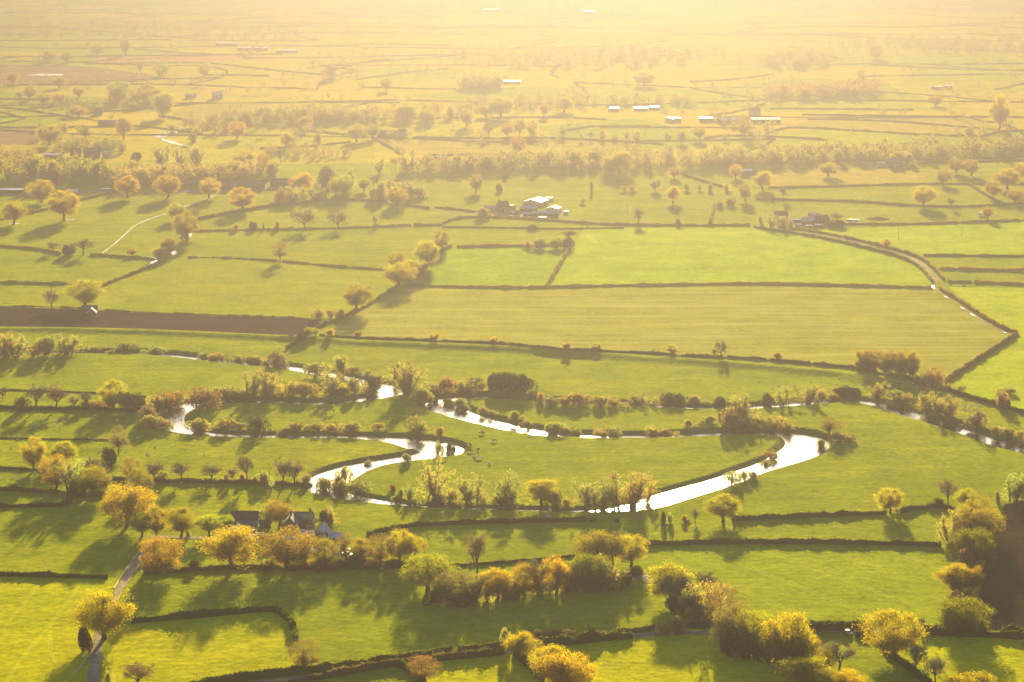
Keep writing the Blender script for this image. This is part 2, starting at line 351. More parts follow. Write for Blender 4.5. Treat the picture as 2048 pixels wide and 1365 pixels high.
def plain_mat(name, c, rough=.8, spec=.2, var=.15, scale=3.0, metal=0.0):
    m, nt, out = new_mat(name); tc = N(nt, 'ShaderNodeTexCoord')
    col = mix_col(nt, ramp(nt, noise(nt, tc.outputs['Object'], scale, 4, .6), [(.35, (0, 0, 0)), (.7, (1, 1, 1))]), tuple(v * (1 - var) for v in c), tuple(min(.95, v * (1 + var)) for v in c))
    p = N(nt, 'ShaderNodeBsdfPrincipled', in_Roughness=rough, in_Metallic=metal); p.inputs['Specular IOR Level'].default_value = spec
    nt.links.new(col, p.inputs['Base Color']); nt.links.new(p.outputs[0], out.inputs[0]); return m
LEAF = {
 'gold':   leaf_mat('golden_oak_leaves', (0.09, 0.068, 0.004), (0.53, 0.38, 0.004)),
 'brown':  leaf_mat('orange_brown_leaves', (0.082, 0.058, 0.01), (0.37, 0.245, 0.01)),
 'green':  leaf_mat('yellow_green_leaves', (0.066, 0.072, 0.004), (0.38, 0.365, 0.004)),
 'sparse': leaf_mat('thin_russet_leaves', (.080, .060, .024), (.22, .145, .030)),
 'dense':  leaf_mat('dark_green_leaves', (0.046, 0.05, 0.005), (0.22, 0.205, 0.004)),
 'willow': leaf_mat('willow_leaves', (0.125, 0.112, 0.036), (0.4, 0.35, 0.065)),
 'shrub':  leaf_mat('shrub_leaves', (0.12, 0.108, 0.038), (0.4, 0.35, 0.07)),
 'dark':   leaf_mat('evergreen_leaves', (0.026, 0.03, 0.01), (0.06, 0.062, 0.01), trans=.35),
 'thorn':  leaf_mat('thorn_leaves', (0.105, 0.074, 0.04), (0.27, 0.165, 0.055)),
 'twig':   leaf_mat('bare_twigs', (0.15, 0.118, 0.07), (0.22, 0.165, 0.085), trans=.25),
 'hedge':  leaf_mat('hedge_leaves', (0.044, 0.05, 0.011), (0.14, 0.145, 0.014), trans=.4),
 'hedge_b':leaf_mat('brown_hedge_leaves', (0.095, 0.072, 0.03), (0.22, 0.16, 0.04), trans=.4),
 'hedge_f': leaf_mat('haze_paled_hedge_leaves', (0.16, 0.135, 0.036), (0.38, 0.32, 0.045), trans=.45),  # hedge leaves paled so that far hedges fade as if hazier
 'far':    leaf_mat('haze_paled_wood_leaves', (0.19, 0.145, 0.042), (0.34, 0.26, 0.045)),  # lightened leaf colour carries part of the haze over far woods
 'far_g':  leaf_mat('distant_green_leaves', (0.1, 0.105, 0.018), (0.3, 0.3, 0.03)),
}
BARK = plain_mat('bark', (.060, .045, .028), .95, 0, .3, 6.0)
class Geo:
    """collects tubes and leaf faces, gives one mesh"""
    def __init__(s): s.v = []; s.q = []; s.n = 0
    def add(s, v, q): s.v.append(v); s.q.append(q + s.n); s.n += len(v)
    def tube(s, pts, rad, k=5):
        pts = np.asarray(pts, float); n = len(pts); rad = np.asarray(rad, float)
        t = np.gradient(pts, axis=0); t /= np.linalg.norm(t, axis=1)[:, None] + 1e-9
        a = np.cross(t, np.array([.31, .17, .93])); bad = np.linalg.norm(a, axis=1) < .2
        a[bad] = np.cross(t[bad], np.array([1, 0, 0])); a /= np.linalg.norm(a, axis=1)[:, None] + 1e-9; b = np.cross(t, a)
        an = np.arange(k) * 2 * math.pi / k
        v = pts[:, None] + rad[:, None, None] * (a[:, None] * np.cos(an)[None, :, None] + b[:, None] * np.sin(an)[None, :, None])
        i = np.arange(n - 1)[:, None] * k; j = np.arange(k)[None]
        q = np.stack([i + j, i + (j + 1) % k, i + k + (j + 1) % k, i + k + j], -1).reshape(-1, 4)
        s.add(v.reshape(-1, 3), q)
    def cards(s, c, ax, ay):
        """quads at c spanned by half-vectors ax, ay"""
        n = len(c); v = np.stack([c - ax - ay, c + ax - ay * .8, c + ax * .7 + ay, c - ax * .8 + ay], 1).reshape(-1, 3)
        s.add(v, np.arange(4 * n).reshape(n, 4))
    def leaves(s, c, size, rng, stretch=None):
        n = len(c); a = rng.normal(size=(n, 3)); a /= np.linalg.norm(a, axis=1)[:, None]
        if stretch is not None: a = a * .35 + stretch; a /= np.linalg.norm(a, axis=1)[:, None]
        b = rng.normal(size=(n, 3)); b = np.cross(a, b); b /= np.linalg.norm(b, axis=1)[:, None] + 1e-9
        sz = size * rng.uniform(.6, 1.4, n)[:, None]
        s.cards(c, a * sz * (2.2 if stretch is not None else 1), b * sz * (.55 if stretch is not None else .8))
    def mesh(s, name, mat): return np_mesh(name, np.concatenate(s.v), np.concatenate(s.q), mat)
def curve(a, b, rng, bend=.12, n=5, lift=0.0):
    t = np.linspace(0, 1, n)[:, None]; p = a + (b - a) * t; l = np.linalg.norm(b - a)
    p[1:-1] += rng.normal(scale=bend * l * .5, size=(n - 2, 3)); p += np.array([0, 0, lift * l]) * (t * (1 - t)) * 4; return p
def make_tree(kind, seed):
    """unit tree: about one wide, one high. returns {part: mesh}"""
    rng = np.random.RandomState(seed * 7 + 13); tr = Geo(); cr = Geo(); th = rng.uniform(0, 6.28)
    if kind in ('gold', 'brown', 'green', 'dense', 'thin', 'sapling'):
        fork = rng.uniform(.17, .26) if kind != 'dense' else .12
        if kind == 'sapling': fork = .28
        top = np.array([rng.normal(0, .03), rng.normal(0, .03), fork])
        r0 = .042 if kind != 'thin' else .032
        tr.tube(curve(np.array([0, 0, -.03]), top, rng, .05), np.array([1.45, 1.1, 1, .95, .9]) * r0, 7)
        nl = rng.randint(6, 9); clumps = []
        lop = rng.uniform(.75, 1.12, nl)
        for k in range(nl):                           # limbs reaching into a broad dome, one or two short so that the outline is uneven
            az = th + k * 6.283 / nl + rng.normal(0, .25); el = rng.uniform(.25, 1.35) if k else 1.5
            e = np.array([math.cos(az) * math.cos(el) * .36, math.sin(az) * math.cos(el) * .36, math.sin(el) * .52]) * lop[k] * rng.uniform(.75, 1)
            tip = top + e; tip[2] = max(tip[2], fork + .04)
            pth = curve(top, tip, rng, .16, 5, .08); tr.tube(pth, np.linspace(.62, .18, 5) * r0, 5)
            for q in range(rng.randint(4, 6)):
                s = pth[rng.randint(1, 5)]; d = rng.normal(size=3); d /= np.linalg.norm(d); d[2] = abs(d[2]) * .6 - .12
                t2 = s + d * rng.uniform(.10, .2); tr.tube(curve(s, t2, rng, .2, 4), np.linspace(.26, .07, 4) * r0, 4); clumps.append(t2)
            clumps.append(tip)
        nc = {'gold': 78, 'brown': 74, 'green': 66, 'dense': 100, 'thin': 46, 'sapling': 26}[kind]
        u = rng.normal(size=(nc, 3)); u /= np.linalg.norm(u, axis=1)[:, None]; u[:, 2] = u[:, 2] * .95 + .12
        rad = rng.uniform(.55, 1.0, nc)[:, None] ** .6
        c0 = np.array([0, 0, .54]) if kind != 'dense' else np.array([0, 0, .47])
        pts = c0 + u * rad * np.array([.44, .44, .42])
        bumps = 1 + .16 * np.sin(3 * np.arctan2(u[:, 1], u[:, 0]) + th)[:, None]; pts[:, :2] *= bumps
        clumps = np.concatenate([np.array(clumps), pts]); clumps[:, 2] = np.clip(clumps[:, 2], .2 if kind != 'dense' else .1, .97)
        rr = np.hypot(clumps[:, 0], clumps[:, 1]); lim = .43 * (1 + .10 * np.sin(3 * np.arctan2(clumps[:, 1], clumps[:, 0]) + th)); f = np.minimum(1, lim / np.maximum(rr, 1e-3)); clumps[:, :2] *= f[:, None]
        keep = rng.uniform(size=len(clumps)) > (.10 if kind != 'dense' else 0); clumps = clumps[keep]
        per = {'gold': 230, 'brown': 205, 'green': 215, 'dense': 220, 'thin': 130, 'sapling': 60}[kind]
        spread = rng.uniform(.050, .10, len(clumps))
        c = np.repeat(clumps, per, 0); o = np.clip(rng.normal(size=(len(c), 3)), -1.6, 1.6) * np.repeat(spread, per)[:, None] * np.array([1, 1, .72])
        cr.leaves(c + o, .0076 if kind != 'sapling' else .026, rng)
        allv = np.concatenate(cr.v); zz = np.percentile(allv[:, 2], 99.6); ww = np.percentile(np.abs(allv[:, :2]), 97.5)
        for g in (tr, cr): g.v = [a * np.array([.5 / ww, .5 / ww, 1 / zz]) for a in g.v]
        ln = {'gold': 'gold', 'brown': 'brown', 'green': 'green', 'dense': 'dense', 'thin': 'sparse', 'sapling': 'gold'}[kind]
        return {'trunk': tr.mesh('trunk', BARK), 'crown': cr.mesh('crown', LEAF[ln])}
    if kind == 'bare':
        fork = rng.uniform(.16, .32); top = np.array([rng.normal(0, .03), rng.normal(0, .03), fork])
        tr.tube(curve(np.array([0, 0, -.03]), top, rng, .05), np.array([1.5, 1.1, 1, .95, .9]) * .026, 6)
        ends = []
        def grow(a, d, l, r, depth):
            b = a + d * l; pth = curve(a, b, rng, .14, 4, .05); g = tr if depth < 2 else cr
            g.tube(pth, np.linspace(r, r * .5, 4) * (1, .8, .55, .4)[depth], 4 if depth < 2 else 3)
            if depth == 3:
                for q in range(9):
                    nd = d + rng.normal(scale=.5, size=3) + np.array([0, 0, .15]); nd /= np.linalg.norm(nd); e = np.cross(nd, rng.normal(size=3)); e /= np.linalg.norm(e) + 1e-9
                    f = l * rng.uniform(.5, 1.1); s0 = a + (b - a) * rng.uniform(.2, 1); cr.cards((s0 + nd * f * .5)[None], (nd * f * .5)[None], (e * .0011)[None])
                return
            for q in range((6, 5, 5)[depth]):
                s = pth[rng.randint(1, 4)] if q else b
                nd = d + rng.normal(scale=.55, size=3) + np.array([0, 0, .22]); nd /= np.linalg.norm(nd)
                grow(s, nd, l * rng.uniform(.5, .75), r * .48, depth + 1)
        for k in range(6):
            az = th + k * 1.047 + rng.normal(0, .2); el = rng.uniform(.5, 1.3) if k else 1.5
            grow(top, np.array([math.cos(az) * math.cos(el), math.sin(az) * math.cos(el), math.sin(el)]), rng.uniform(.22, .32), .015, 0)
        v = np.concatenate(cr.v); allv = np.concatenate([v, np.concatenate(tr.v)]); zz = allv[:, 2].max(); ww = np.percentile(np.abs(allv[:, :2]), 97)
        for g in (tr, cr): g.v = [a * np.array([.5 / ww, .5 / ww, 1 / zz]) for a in g.v]
        return {'trunk': tr.mesh('trunk', BARK), 'crown': cr.mesh('crown', LEAF['twig'])}
    if kind == 'willow':
        nl = rng.randint(6, 10)
        for k in range(nl):
            az = rng.uniform(0, 6.28); lean = rng.uniform(.05, .40); b0 = np.array([rng.normal(0, .06), rng.normal(0, .06), -.02])
            hgt = rng.uniform(.62, .96) * (1 - .35 * lean)
            tip = b0 + np.array([math.cos(az) * lean, math.sin(az) * lean, hgt]); pth = curve(b0, tip, rng, .06, 6, 0)
            tr.tube(pth, np.linspace(.020, .004, 6), 5)
            for q in range(8):
                s = pth[rng.randint(1, 6)]; d = np.array([rng.normal(0, .45), rng.normal(0, .45), rng.uniform(.3, 1)]); d /= np.linalg.norm(d)
                e = s + d * rng.uniform(.12, .24); tr.tube(curve(s, e, rng, .1, 4), np.linspace(.007, .002, 4), 3)
                n = 58; t = rng.uniform(.1, 1.1, n)[:, None]; c = s + (e - s) * t + rng.normal(scale=.036, size=(n, 3))
                c[:, 2] = np.maximum(c[:, 2], .02); cr.leaves(c, .0085, rng, stretch=d)
        n = 900; u = np.clip(rng.normal(size=(n, 3)), -1.7, 1.7); c = np.array([0, 0, .27]) + u * np.array([.21, .21, .15]); c[:, 2] = np.abs(c[:, 2]); cr.leaves(c, .012, rng)
        allv = np.concatenate(cr.v); zz = np.percentile(allv[:, 2], 99.5); ww = np.percentile(np.abs(allv[:, :2]), 97)
        for g in (tr, cr): g.v = [a * np.array([.5 / ww, .5 / ww, 1 / zz]) for a in g.v]
        return {'trunk': tr.mesh('trunk', BARK), 'crown': cr.mesh('crown', LEAF['willow'])}
    # shrubs of three sorts: several stems and a leafy mound of unequal lobes
    nl = rng.randint(7, 12)
    for k in range(6):
        az = rng.uniform(0, 6.28); tip = np.array([math.cos(az) * .28, math.sin(az) * .28, rng.uniform(.45, .75)])
        tr.tube(curve(np.array([rng.normal(0, .05), rng.normal(0, .05), -.03]), tip, rng, .1, 4), np.linspace(.02, .006, 4), 4)
    for k in range(nl):
        c0 = np.array([rng.normal(0, .19), rng.normal(0, .19), 0]); c0[2] = rng.uniform(.25, .62) * (1 - 1.1 * min(.6, np.hypot(c0[0], c0[1])))
        rr = rng.uniform(.16, .27); n = 420 if kind != 'evergreen' else 520
        u = rng.normal(size=(n, 3)); u /= np.linalg.norm(u, axis=1)[:, None]; u *= rng.uniform(.45, 1.05, n)[:, None] ** .5
        c = c0 + u * np.array([rr, rr, rr * 1.25]); c[:, 2] = np.abs(c[:, 2]); cr.leaves(c, .0165, rng)
    allv = np.concatenate(cr.v); zz = np.percentile(allv[:, 2], 99.3); ww = np.percentile(np.abs(allv[:, :2]), 96)
    for g in (tr, cr): g.v = [a * np.array([.5 / ww, .5 / ww, 1 / zz]) for a in g.v]
    return {'stem': tr.mesh('stem', BARK), 'foliage': cr.mesh('foliage', LEAF[{'shrub': 'shrub', 'evergreen': 'dark', 'thorn': 'thorn'}[kind]])}
KINDS = {  # code: (builder, object name, category, words for the label)
 'G': ('gold', 'oak_tree', 'tree', 'golden oak tree'), 'B': ('brown', 'oak_tree', 'tree', 'orange brown oak tree'), 'Y': ('green', 'leafy_tree', 'tree', 'yellow green tree'),
 'D': ('dense', 'leafy_tree', 'tree', 'dense dark green tree'), 't': ('thin', 'leafy_tree', 'tree', 'thin brownish tree'), 'b': ('bare', 'bare_tree', 'tree', 'bare leafless tree'),
 'w': ('willow', 'willow_tree', 'tree', 'feathery olive willow'), 's': ('shrub', 'shrub', 'shrub', 'rounded olive shrub'), 'e': ('evergreen', 'evergreen_bush', 'shrub', 'dark evergreen bush'),
 'r': ('thorn', 'thorn_bush', 'shrub', 'reddish brown bush'), 'o': ('sapling', 'sapling', 'sapling', 'small golden sapling')}
PROTO = {}
VARIANTS = {'gold': 7, 'brown': 7, 'green': 5, 'dense': 3, 'thin': 4, 'bare': 6, 'willow': 6, 'shrub': 6, 'evergreen': 3, 'thorn': 4, 'sapling': 3}
def proto(kind, k):
    k %= VARIANTS[kind]
    if (kind, k) not in PROTO: PROTO[kind, k] = make_tree(kind, k + 20 * list(VARIANTS).index(kind))
    return PROTO[kind, k]
prng = random.Random(11)
WIDER = {'along the narrow upper channel': 1.45, 'on the far bank of the bright reach': 1.45, 'round the left river bend': 1.3, 'along the upper left channel': 1.4, 'on the right hand river reach': 1.35, 'on the middle river reach': 1.3, 'round the right hand river bend': 1.3, 'at the left hand river reach': 1.35, 'round the central river bend': 1.3, 'at the far left river edge': 1.3, 'in the long central copse': 1.28, 'on the wooded bank': 1.18, 'in the tree belt below the farm': 1.3, 'in the belt right of the farm': 1.2, 'in the big willow thicket': 1.25, 'on the lower river bank': 1.15}
def plant(code, px, ytop, ybase, wpx, label, group, label_place=''):
    kind, name, cat, _ = KINDS[code]
    x, y, z = ground(px, ybase); s = scale_at(ybase)
    h = max(1.2, (ybase - ytop) / s * 1.03); w = max(1.2, wpx / s) * WIDER.get(label_place, 1.03)
    o = empty(name, (float(x), float(y), float(z) - .1), prng.uniform(0, 6.28), (w, w * prng.uniform(.85, 1.1), h))
    tag(o, label, cat, group)
    for part, me in proto(kind, prng.randrange(100)).items(): mesh_obj(part, me, o)
    return o
ORD = ['first', 'second', 'third', 'fourth', 'fifth', 'sixth', 'seventh', 'eighth', 'ninth', 'tenth', 'eleventh', 'twelfth', 'thirteenth', 'fourteenth', 'fifteenth', 'sixteenth', 'seventeenth', 'eighteenth', 'nineteenth', 'twentieth']
def stand(place, group, tile, rowsdata):
    """one stretch of planting: rows of (kind, x, top, base, width[, own label]); look-alikes are told apart by their order"""
    kinds = {}
    for r in rowsdata: kinds.setdefault(r[0], []).append(r[1])
    for r in rowsdata:
        c, x, yt, yb, w = r[:5]
        if len(r) > 5: lab = r[5]
        else:
            xs = sorted(kinds[c]); i = xs.index(x); lab = KINDS[c][3] + ' ' + place
            if len(xs) == 2: lab = ('left hand ' if i == 0 else 'right hand ') + lab
            elif len(xs) > 2:
                lab += ', ' + ('leftmost' if i == 0 else 'rightmost' if i == len(xs) - 1 else ORD[i] + ' from the left')
        px, ya = T(tile, x, yt); _, yb2 = T(tile, x, yb); k = 1 if tile == '.' else 2.9257
        plant(c, px, ya, yb2, w / k, lab, group, place)
# ---------------------------------------------------------------- trees and shrubs, stretch by stretch
g1 = 'trees around the near farm'
stand('by the lane bend', g1, 'A', [('G',745,-88,150,265,'large golden oak at the lane bend left of the farm'),('Y',830,75,215,130),('B',920,35,215,110),('B',1060,45,210,170)])
stand('in front of the grey barn', g1, 'A', [('Y',1225,85,212,150),('Y',1320,85,190,80),('s',1095,170,218,45)])
stand('in the paddock below the farm', g1, 'A', [('B',940,215,435,235,'round orange oak standing alone beside the lane'),('G',1365,155,410,270,'wide golden oak with dark trunk left of the farmhouse trees'),
 ('B',1690,170,405,330,'broad brown oak in front of the farmhouse'),('B',1905,220,395,140,'small brown oak in front of the white roofed shed'),('e',1138,350,408,60)])
stand('behind the farmhouse', g1, 'A', [('w',1545,30,155,100),('B',1640,8,150,180),('s',1715,95,150,90),('e',1900,60,140,70),('w',1940,40,140,90),('s',1830,95,150,90)])
stand('in the tree belt below the farm', g1, 'A', [('s',1590,330,405,90),('Y',1790,320,405,80),('e',1570,370,408,70),('e',1720,375,410,110),('s',1990,330,400,80),('r',1880,370,410,130),('e',2030,350,405,90)])
stand('beside the bottom left lane', 'trees along the bottom left lane', 'A', [('G',610,540,815,350,'big round golden oak over the bottom left lane'),('e',495,740,885,80),('b',805,935,1080,210),
 ('t',1785,810,1010,190,'thin brown tree at the corner of the curved hedge'),('s',640,1000,1070,60)])
g2 = 'trees in the belt below the farm'
stand('in the belt right of the farm', g2, 'B', [('t',40,190,335,110),('B',125,225,385,105),('t',235,200,388,130),('G',350,172,375,130),('Y',425,205,390,125),('e',60,330,395,130),('r',200,345,395,150),('e',310,350,390,90),('e',400,360,395,60)])
g3 = 'trees of the long central copse'
stand('in the long central copse', g3, 'B', [('Y',515,308,530,225,'bright yellow green oak at the left end of the central copse'),('t',690,415,612,235),('t',590,435,605,140),('w',790,440,600,120),('G',920,408,592,145),('B',1085,370,565,130),
 ('w',1055,460,572,95),('b',1160,318,545,110),('w',1175,400,548,90),('G',1265,338,548,145),('D',1440,322,532,195,'dark green oak in the middle of the central copse'),('w',1560,335,525,210),('w',1640,400,520,110),('s',1360,470,530,120),('s',860,490,595,90),
 ('r',640,540,612,130),('e',730,545,612,120),('e',560,530,606,90),('r',990,500,585,90),('e',1480,460,525,110),('e',1330,480,530,70),('w',760,450,600,120),('w',980,450,585,110),('e',1030,495,575,90),('r',1160,470,550,100),('s',1225,480,548,90),('w',1380,400,530,130)])
stand('at the upper end of the copse', g3, 'B', [('B',1520,178,400,255),('t',1425,238,340,120),('b',1600,165,380,150),('G',1705,203,390,185),('e',1670,430,510,80),('r',1740,385,450,110)])
stand('in the field above the copse', 'lone bare trees', 'B', [('b',805,190,440,115,'tall slim bare tree alone above the central copse')])
g4 = 'trees along the bottom lane'
stand('beside the bottom lane', g4, 'B', [('G',1055,778,935,195,'golden oak at the gap in the bottom lane hedges'),('s',975,750,862,75),('t',487,908,1075,175,'small brown oak on the bottom hedge left of the lane gap'),
 ('G',1260,862,1060,265,'upper of two big golden oaks at bottom centre'),('G',1335,912,1125,300,'lower of two big golden oaks at bottom centre'),('e',1470,738,812,68),('s',1885,712,792,92),('r',1970,683,788,125),
 ('r',1170,760,800,110),('r',1260,762,802,110),('r',1345,762,806,110),('r',1540,765,805,80)])
g5 = 'trees of the wooded bank at bottom right'
stand('on the wooded bank', g5, 'C', [('G',-25,383,600,215,'bright yellow oak at the top of the wooded bank'),('b',45,440,640,140),('b',175,408,570,160),('w',220,490,700,200),('t',310,500,790,180),('t',330,600,905,170),('Y',470,640,890,225),('G',665,658,965,225,'golden oak crowning the middle of the wooded bank'),
 ('w',560,740,950,130),('D',700,790,975,140),('B',800,790,940,95),('B',865,868,1015,125),('b',965,818,995,190,'dark bare tree right of the wooded bank'),('e',100,560,690,130),('e',510,840,935,110),('e',610,850,955,110),('s',400,780,915,90),('w',300,640,860,150),('w',400,700,905,140),('e',330,800,908,110),('e',430,850,925,110),('w',740,800,980,130),('s',690,880,975,110),('r',830,900,1000,110),('s',150,600,720,130),('e',20,560,650,110),('w',120,500,690,130)])
stand('on the bottom edge', g5, 'C', [('G',755,918,1130,260),('Y',830,1010,1160,190),('B',925,1000,1160,160),('G',1025,993,1160,170),('G',1740,1013,1150,280,'golden oak cut by the bottom edge near the right corner')])
stand('by the bottom right hedge', 'trees on the bottom right hedge', 'C', [('G',1285,643,918,325,'huge golden oak on the bottom right hedge'),('b',1400,820,1015,120),('b',1530,890,1078,140),('b',1450,680,755,50)])
g6 = 'trees beside the dark ploughed field'
stand('beside the dark ploughed field', g6, 'C', [('w',1610,60,275,140),('B',1785,-30,175,180),('B',1700,40,240,170),('B',1820,60,255,210),('D',1740,173,375,245,'round dark green oak above the red leaved tree'),('r',1720,300,440,155,'russet leaved tree squeezed between two green oaks'),
 ('G',1640,373,525,190),('B',1750,390,530,110),('s',1690,455,548,175),('r',1670,523,615,180),('D',1690,578,785,275,'lowest dark green oak beside the ploughed field'),('e',1800,700,785,60)])
g7 = 'trees on the pasture below the river'
stand('on the pasture below the river', g7, 'C', [('G',288,-30,128,185,'golden oak standing alone left of the lower hedge'),('b',125,40,132,55),('e',-60,70,145,48,'small dark bush left of the lollipop tree below the willows'),('s',-25,75,140,50),('o',60,88,130,32,'lollipop shaped little tree below the river'),('r',70,112,132,40)])
stand('near the right edge', g7, 'F', [('G',1265,923,1072,142,'small golden oak at the end of the lower hedge'),('b',1605,848,1042,95),('Y',1705,925,1038,105),('r',1890,930,1022,48),('w',1990,838,1003,140),('e',1545,985,1035,60),('s',1300,1040,1072,40),('s',2040,880,1000,70)])
g8 = 'saplings along the flood bank'
stand('on the flood bank', g8, 'E', [('o',110,5,48,48),('o',550,20,68,58),('o',898,42,84,44),('o',1327,70,124,52),('o',1497,82,128,50),('o',1945,88,146,55),('o',2560,130,182,46)])
stand('on the flood bank above the river', 'lone bare trees', 'F', [('b',280,45,168,66),('b',240,108,160,36)])
g9 = 'trees of the reddish grove'
stand('in the reddish grove by the pale meadow', g9, 'F', [('B',1090,125,235,85),('B',1130,118,245,90),('t',1180,120,252,90),('B',1225,122,260,90),('t',1270,120,268,90),('B',1312,122,275,90),('t',1355,122,283,95),('B',1398,128,292,85),
 ('Y',1150,170,248,80),('Y',1245,180,265,90),('Y',1330,190,280,90),('Y',1400,200,293,60)])
stand('right of the reddish grove', g9, 'F', [('r',1510,222,350,140),('s',1595,313,352,48),('s',1430,270,315,60),('b',1680,318,372,50),('r',1910,363,455,90),('e',1952,408,458,55)])
g10 = 'bushes along the right hand river reach'
stand('on the right hand river reach', g10, 'F', [('w',785,312,432,115),('w',640,328,442,85),('e',550,373,452,80),('e',1000,360,412,75),('e',1045,362,412,60),('s',870,358,418,75),('s',935,368,418,65),('e',270,390,458,55),('w',1190,338,425,90),('s',1250,408,448,55),('s',1290,425,462,45),('e',1330,440,482,28),
 ('w',1475,385,505,120),('w',1600,398,505,120),('w',1540,400,490,100),('s',1510,488,548,90),('s',1605,508,575,105),('r',1780,483,605,125),('s',1960,340,375,70),('s',1300,350,405,90),('s',1370,370,425,100),('s',1890,588,640,80),('s',1950,600,662,90),('s',2030,608,690,70),('r',945,338,372,60),('s',1060,330,362,60)])
g11 = 'bushes round the right hand river bend'
stand('round the right hand river bend', g11, 'F', [('w',400,383,522,150),('r',300,468,568,125),('w',440,488,570,165),('w',575,483,572,135),('w',665,510,572,95),('t',912,508,615,98,'dark narrow tree right of the big river bend'),('s',960,600,655,95),('s',85,560,600,60),('s',200,500,545,90),
 ('s',340,828,912,95),('s',420,820,884,68),('r',470,820,872,44),('s',570,703,755,115),('s',540,760,800,60),('s',860,640,700,50),('r',1010,610,650,70)])
g12 = 'bushes on the middle river reach'
stand('on the middle river reach', g12, 'E', [('w',395,188,368,185,'tall fan shaped willow beside the upper river bend'),('e',330,225,315,65),('s',480,348,428,95),('w',560,308,378,120),('r',620,273,368,105),('w',720,288,355,85),('b',790,262,345,75),('s',830,308,356,60),('s',440,330,390,80),('s',530,375,440,60)])
stand('in the dark evergreen clump', g12, 'E', [('e',890,278,372,110),('e',950,283,386,130),('e',1010,283,388,125),('e',1078,290,395,120)])
stand('along the narrow upper channel', g12, 'E', [('s',760,343,388,72),('s',1000,363,398,85),('s',1165,368,424,62),('s',1240,388,444,80),('s',1310,385,442,80),('s',1405,370,438,125),('s',1525,388,444,85),('s',1610,403,448,75),('w',1745,368,445,90),('w',1830,368,445,80),('e',1915,375,452,75),('e',1975,378,454,75),('s',2080,400,450,90)])
stand('on the far bank of the bright reach', g12, 'E', [('s',700,398,458,85),('s',640,405,450,70),('s',725,438,484,62),('s',845,468,508,58),('s',890,490,520,40),('s',1025,503,555,62),('s',1085,528,575,58),('s',1255,538,614,100),('s',1315,568,622,80),('s',1380,585,622,60),('s',1530,562,622,90),('s',1600,562,622,90),('s',1830,563,618,82),('s',1920,583,624,95)])
g13 = 'bushes round the central river bend'
stand('round the central river bend', g13, 'E', [('b',440,458,545,66,'little ivy clad tree standing above the central river bend'),('s',70,568,618,105),('s',220,563,606,75),('w',470,538,632,145),('s',575,592,645,70),('e',645,662,722,44),('s',575,650,735,50),('s',395,722,772,55),('s',165,758,800,44),('s',30,800,905,80),('s',100,905,965,150),('r',310,902,945,45),('s',0,850,930,60)])
g14 = 'trees on the lower river bank'
stand('on the lower river bank', g14, 'E', [('w',545,757,985,165,'tall ivy clad willow at the left of the lower river bank'),('w',765,853,1020,165),('w',1000,833,1015,195),('G',1180,888,1045,155,'small golden oak among the riverside willows'),('e',1255,955,1042,95),('w',410,920,1005,75),('w',840,942,1020,66),('s',640,938,1010,105),('s',940,978,1022,105),
 ('s',350,945,1005,50),('s',580,950,1005,90),('s',1330,985,1035,80)])
stand('along the near edge of the lower river', g14, 'E', [('s',330,972,1018,70),('s',440,985,1030,90),('s',700,995,1036,70),('s',985,1010,1048,80),('r',560,985,1035,80),('s',1270,1010,1055,90)])
stand('in the big willow thicket', g14, 'E', [('w',1450,905,1045,130),('w',1530,878,1052,150),('w',1610,862,1055,170),('w',1710,840,1050,190),('w',1800,870,1020,120)])
g15 = 'bushes on the left hand river reach'
stand('at the left hand river reach', g15, 'E', [('s',212,273,312,82),('s',155,253,288,62),('s',90,303,394,112),('e',196,298,380,84),('s',178,350,394,58),('s',20,358,404,54),('s',75,233,278,84),('w',8,168,262,56)])
stand('at the far left river edge', 'willows at the left edge', 'D', [('w',30,28,162,120),('w',95,30,162,100),('w',200,53,157,115),('s',272,45,152,95),('w',390,23,138,135),('w',-60,40,160,110)])
stand('along the upper left channel', g15, 'D', [('s',555,98,133,62),('s',662,105,138,74),('s',740,97,133,120),('s',915,97,143,125),('s',1190,128,168,64),('s',1280,131,183,105),('s',1380,148,188,74),('s',1450,147,193,84),('s',1505,153,198,74),('r',1605,98,212,115),('s',1560,165,208,62),
 ('s',1850,193,285,115),('w',1990,168,255,95),('w',1940,243,374,135),('s',1685,328,410,115),('s',1785,328,405,95),('Y',1770,366,408,42),('s',1940,368,412,62),('s',2005,358,408,74)])
g16 = 'bushes round the left river bend'
stand('round the left river bend', g16, 'D', [('w',1480,248,390,105),('w',1570,228,390,125),('s',1550,358,413,95),('r',1420,363,418,135),('s',1330,343,412,150),('r',1170,338,455,175),('r',985,363,465,135),('s',1045,380,443,64),('s',905,380,475,125),('r',850,430,528,115),
 ('s',900,498,573,135),('s',965,528,583,90),('s',1165,526,598,122),('s',1320,533,608,135),('s',1400,568,608,84),('e',1495,510,622,100,'dark upright bush right of the left river bend'),('s',1660,573,618,84),('r',1725,568,614,120),('s',1870,563,614,105),('s',1960,568,618,115)])
g17 = 'trees in the hedge above the sheep'
stand('in the hedge above the sheep', g17, 'D', [('b',215,307,468,140),('b',325,303,468,140),('b',15,328,405,60),('b',435,380,464,55),('b',515,350,455,85),('e',120,393,478,95),('G',665,298,465,145,'golden oak in the hedge above the sheep pasture'),('e',760,368,474,135),('r',570,423,468,140),('e',500,413,468,65),('r',640,400,465,70)])
g18 = 'trees on the left hand sheep pasture'
stand('on the left hand sheep pasture', g18, 'D', [('G',202,628,825,148,'brightest yellow tree at the left edge'),('G',370,653,790,148,'darker golden oak just right of the bright yellow tree'),('B',325,733,935,155),('w',425,745,965,140),('B',545,798,975,195),('b',530,738,855,115),('t',695,558,730,100),('e',635,688,795,80),('b',600,768,845,75),('e',440,880,968,70),('e',490,890,975,60)])
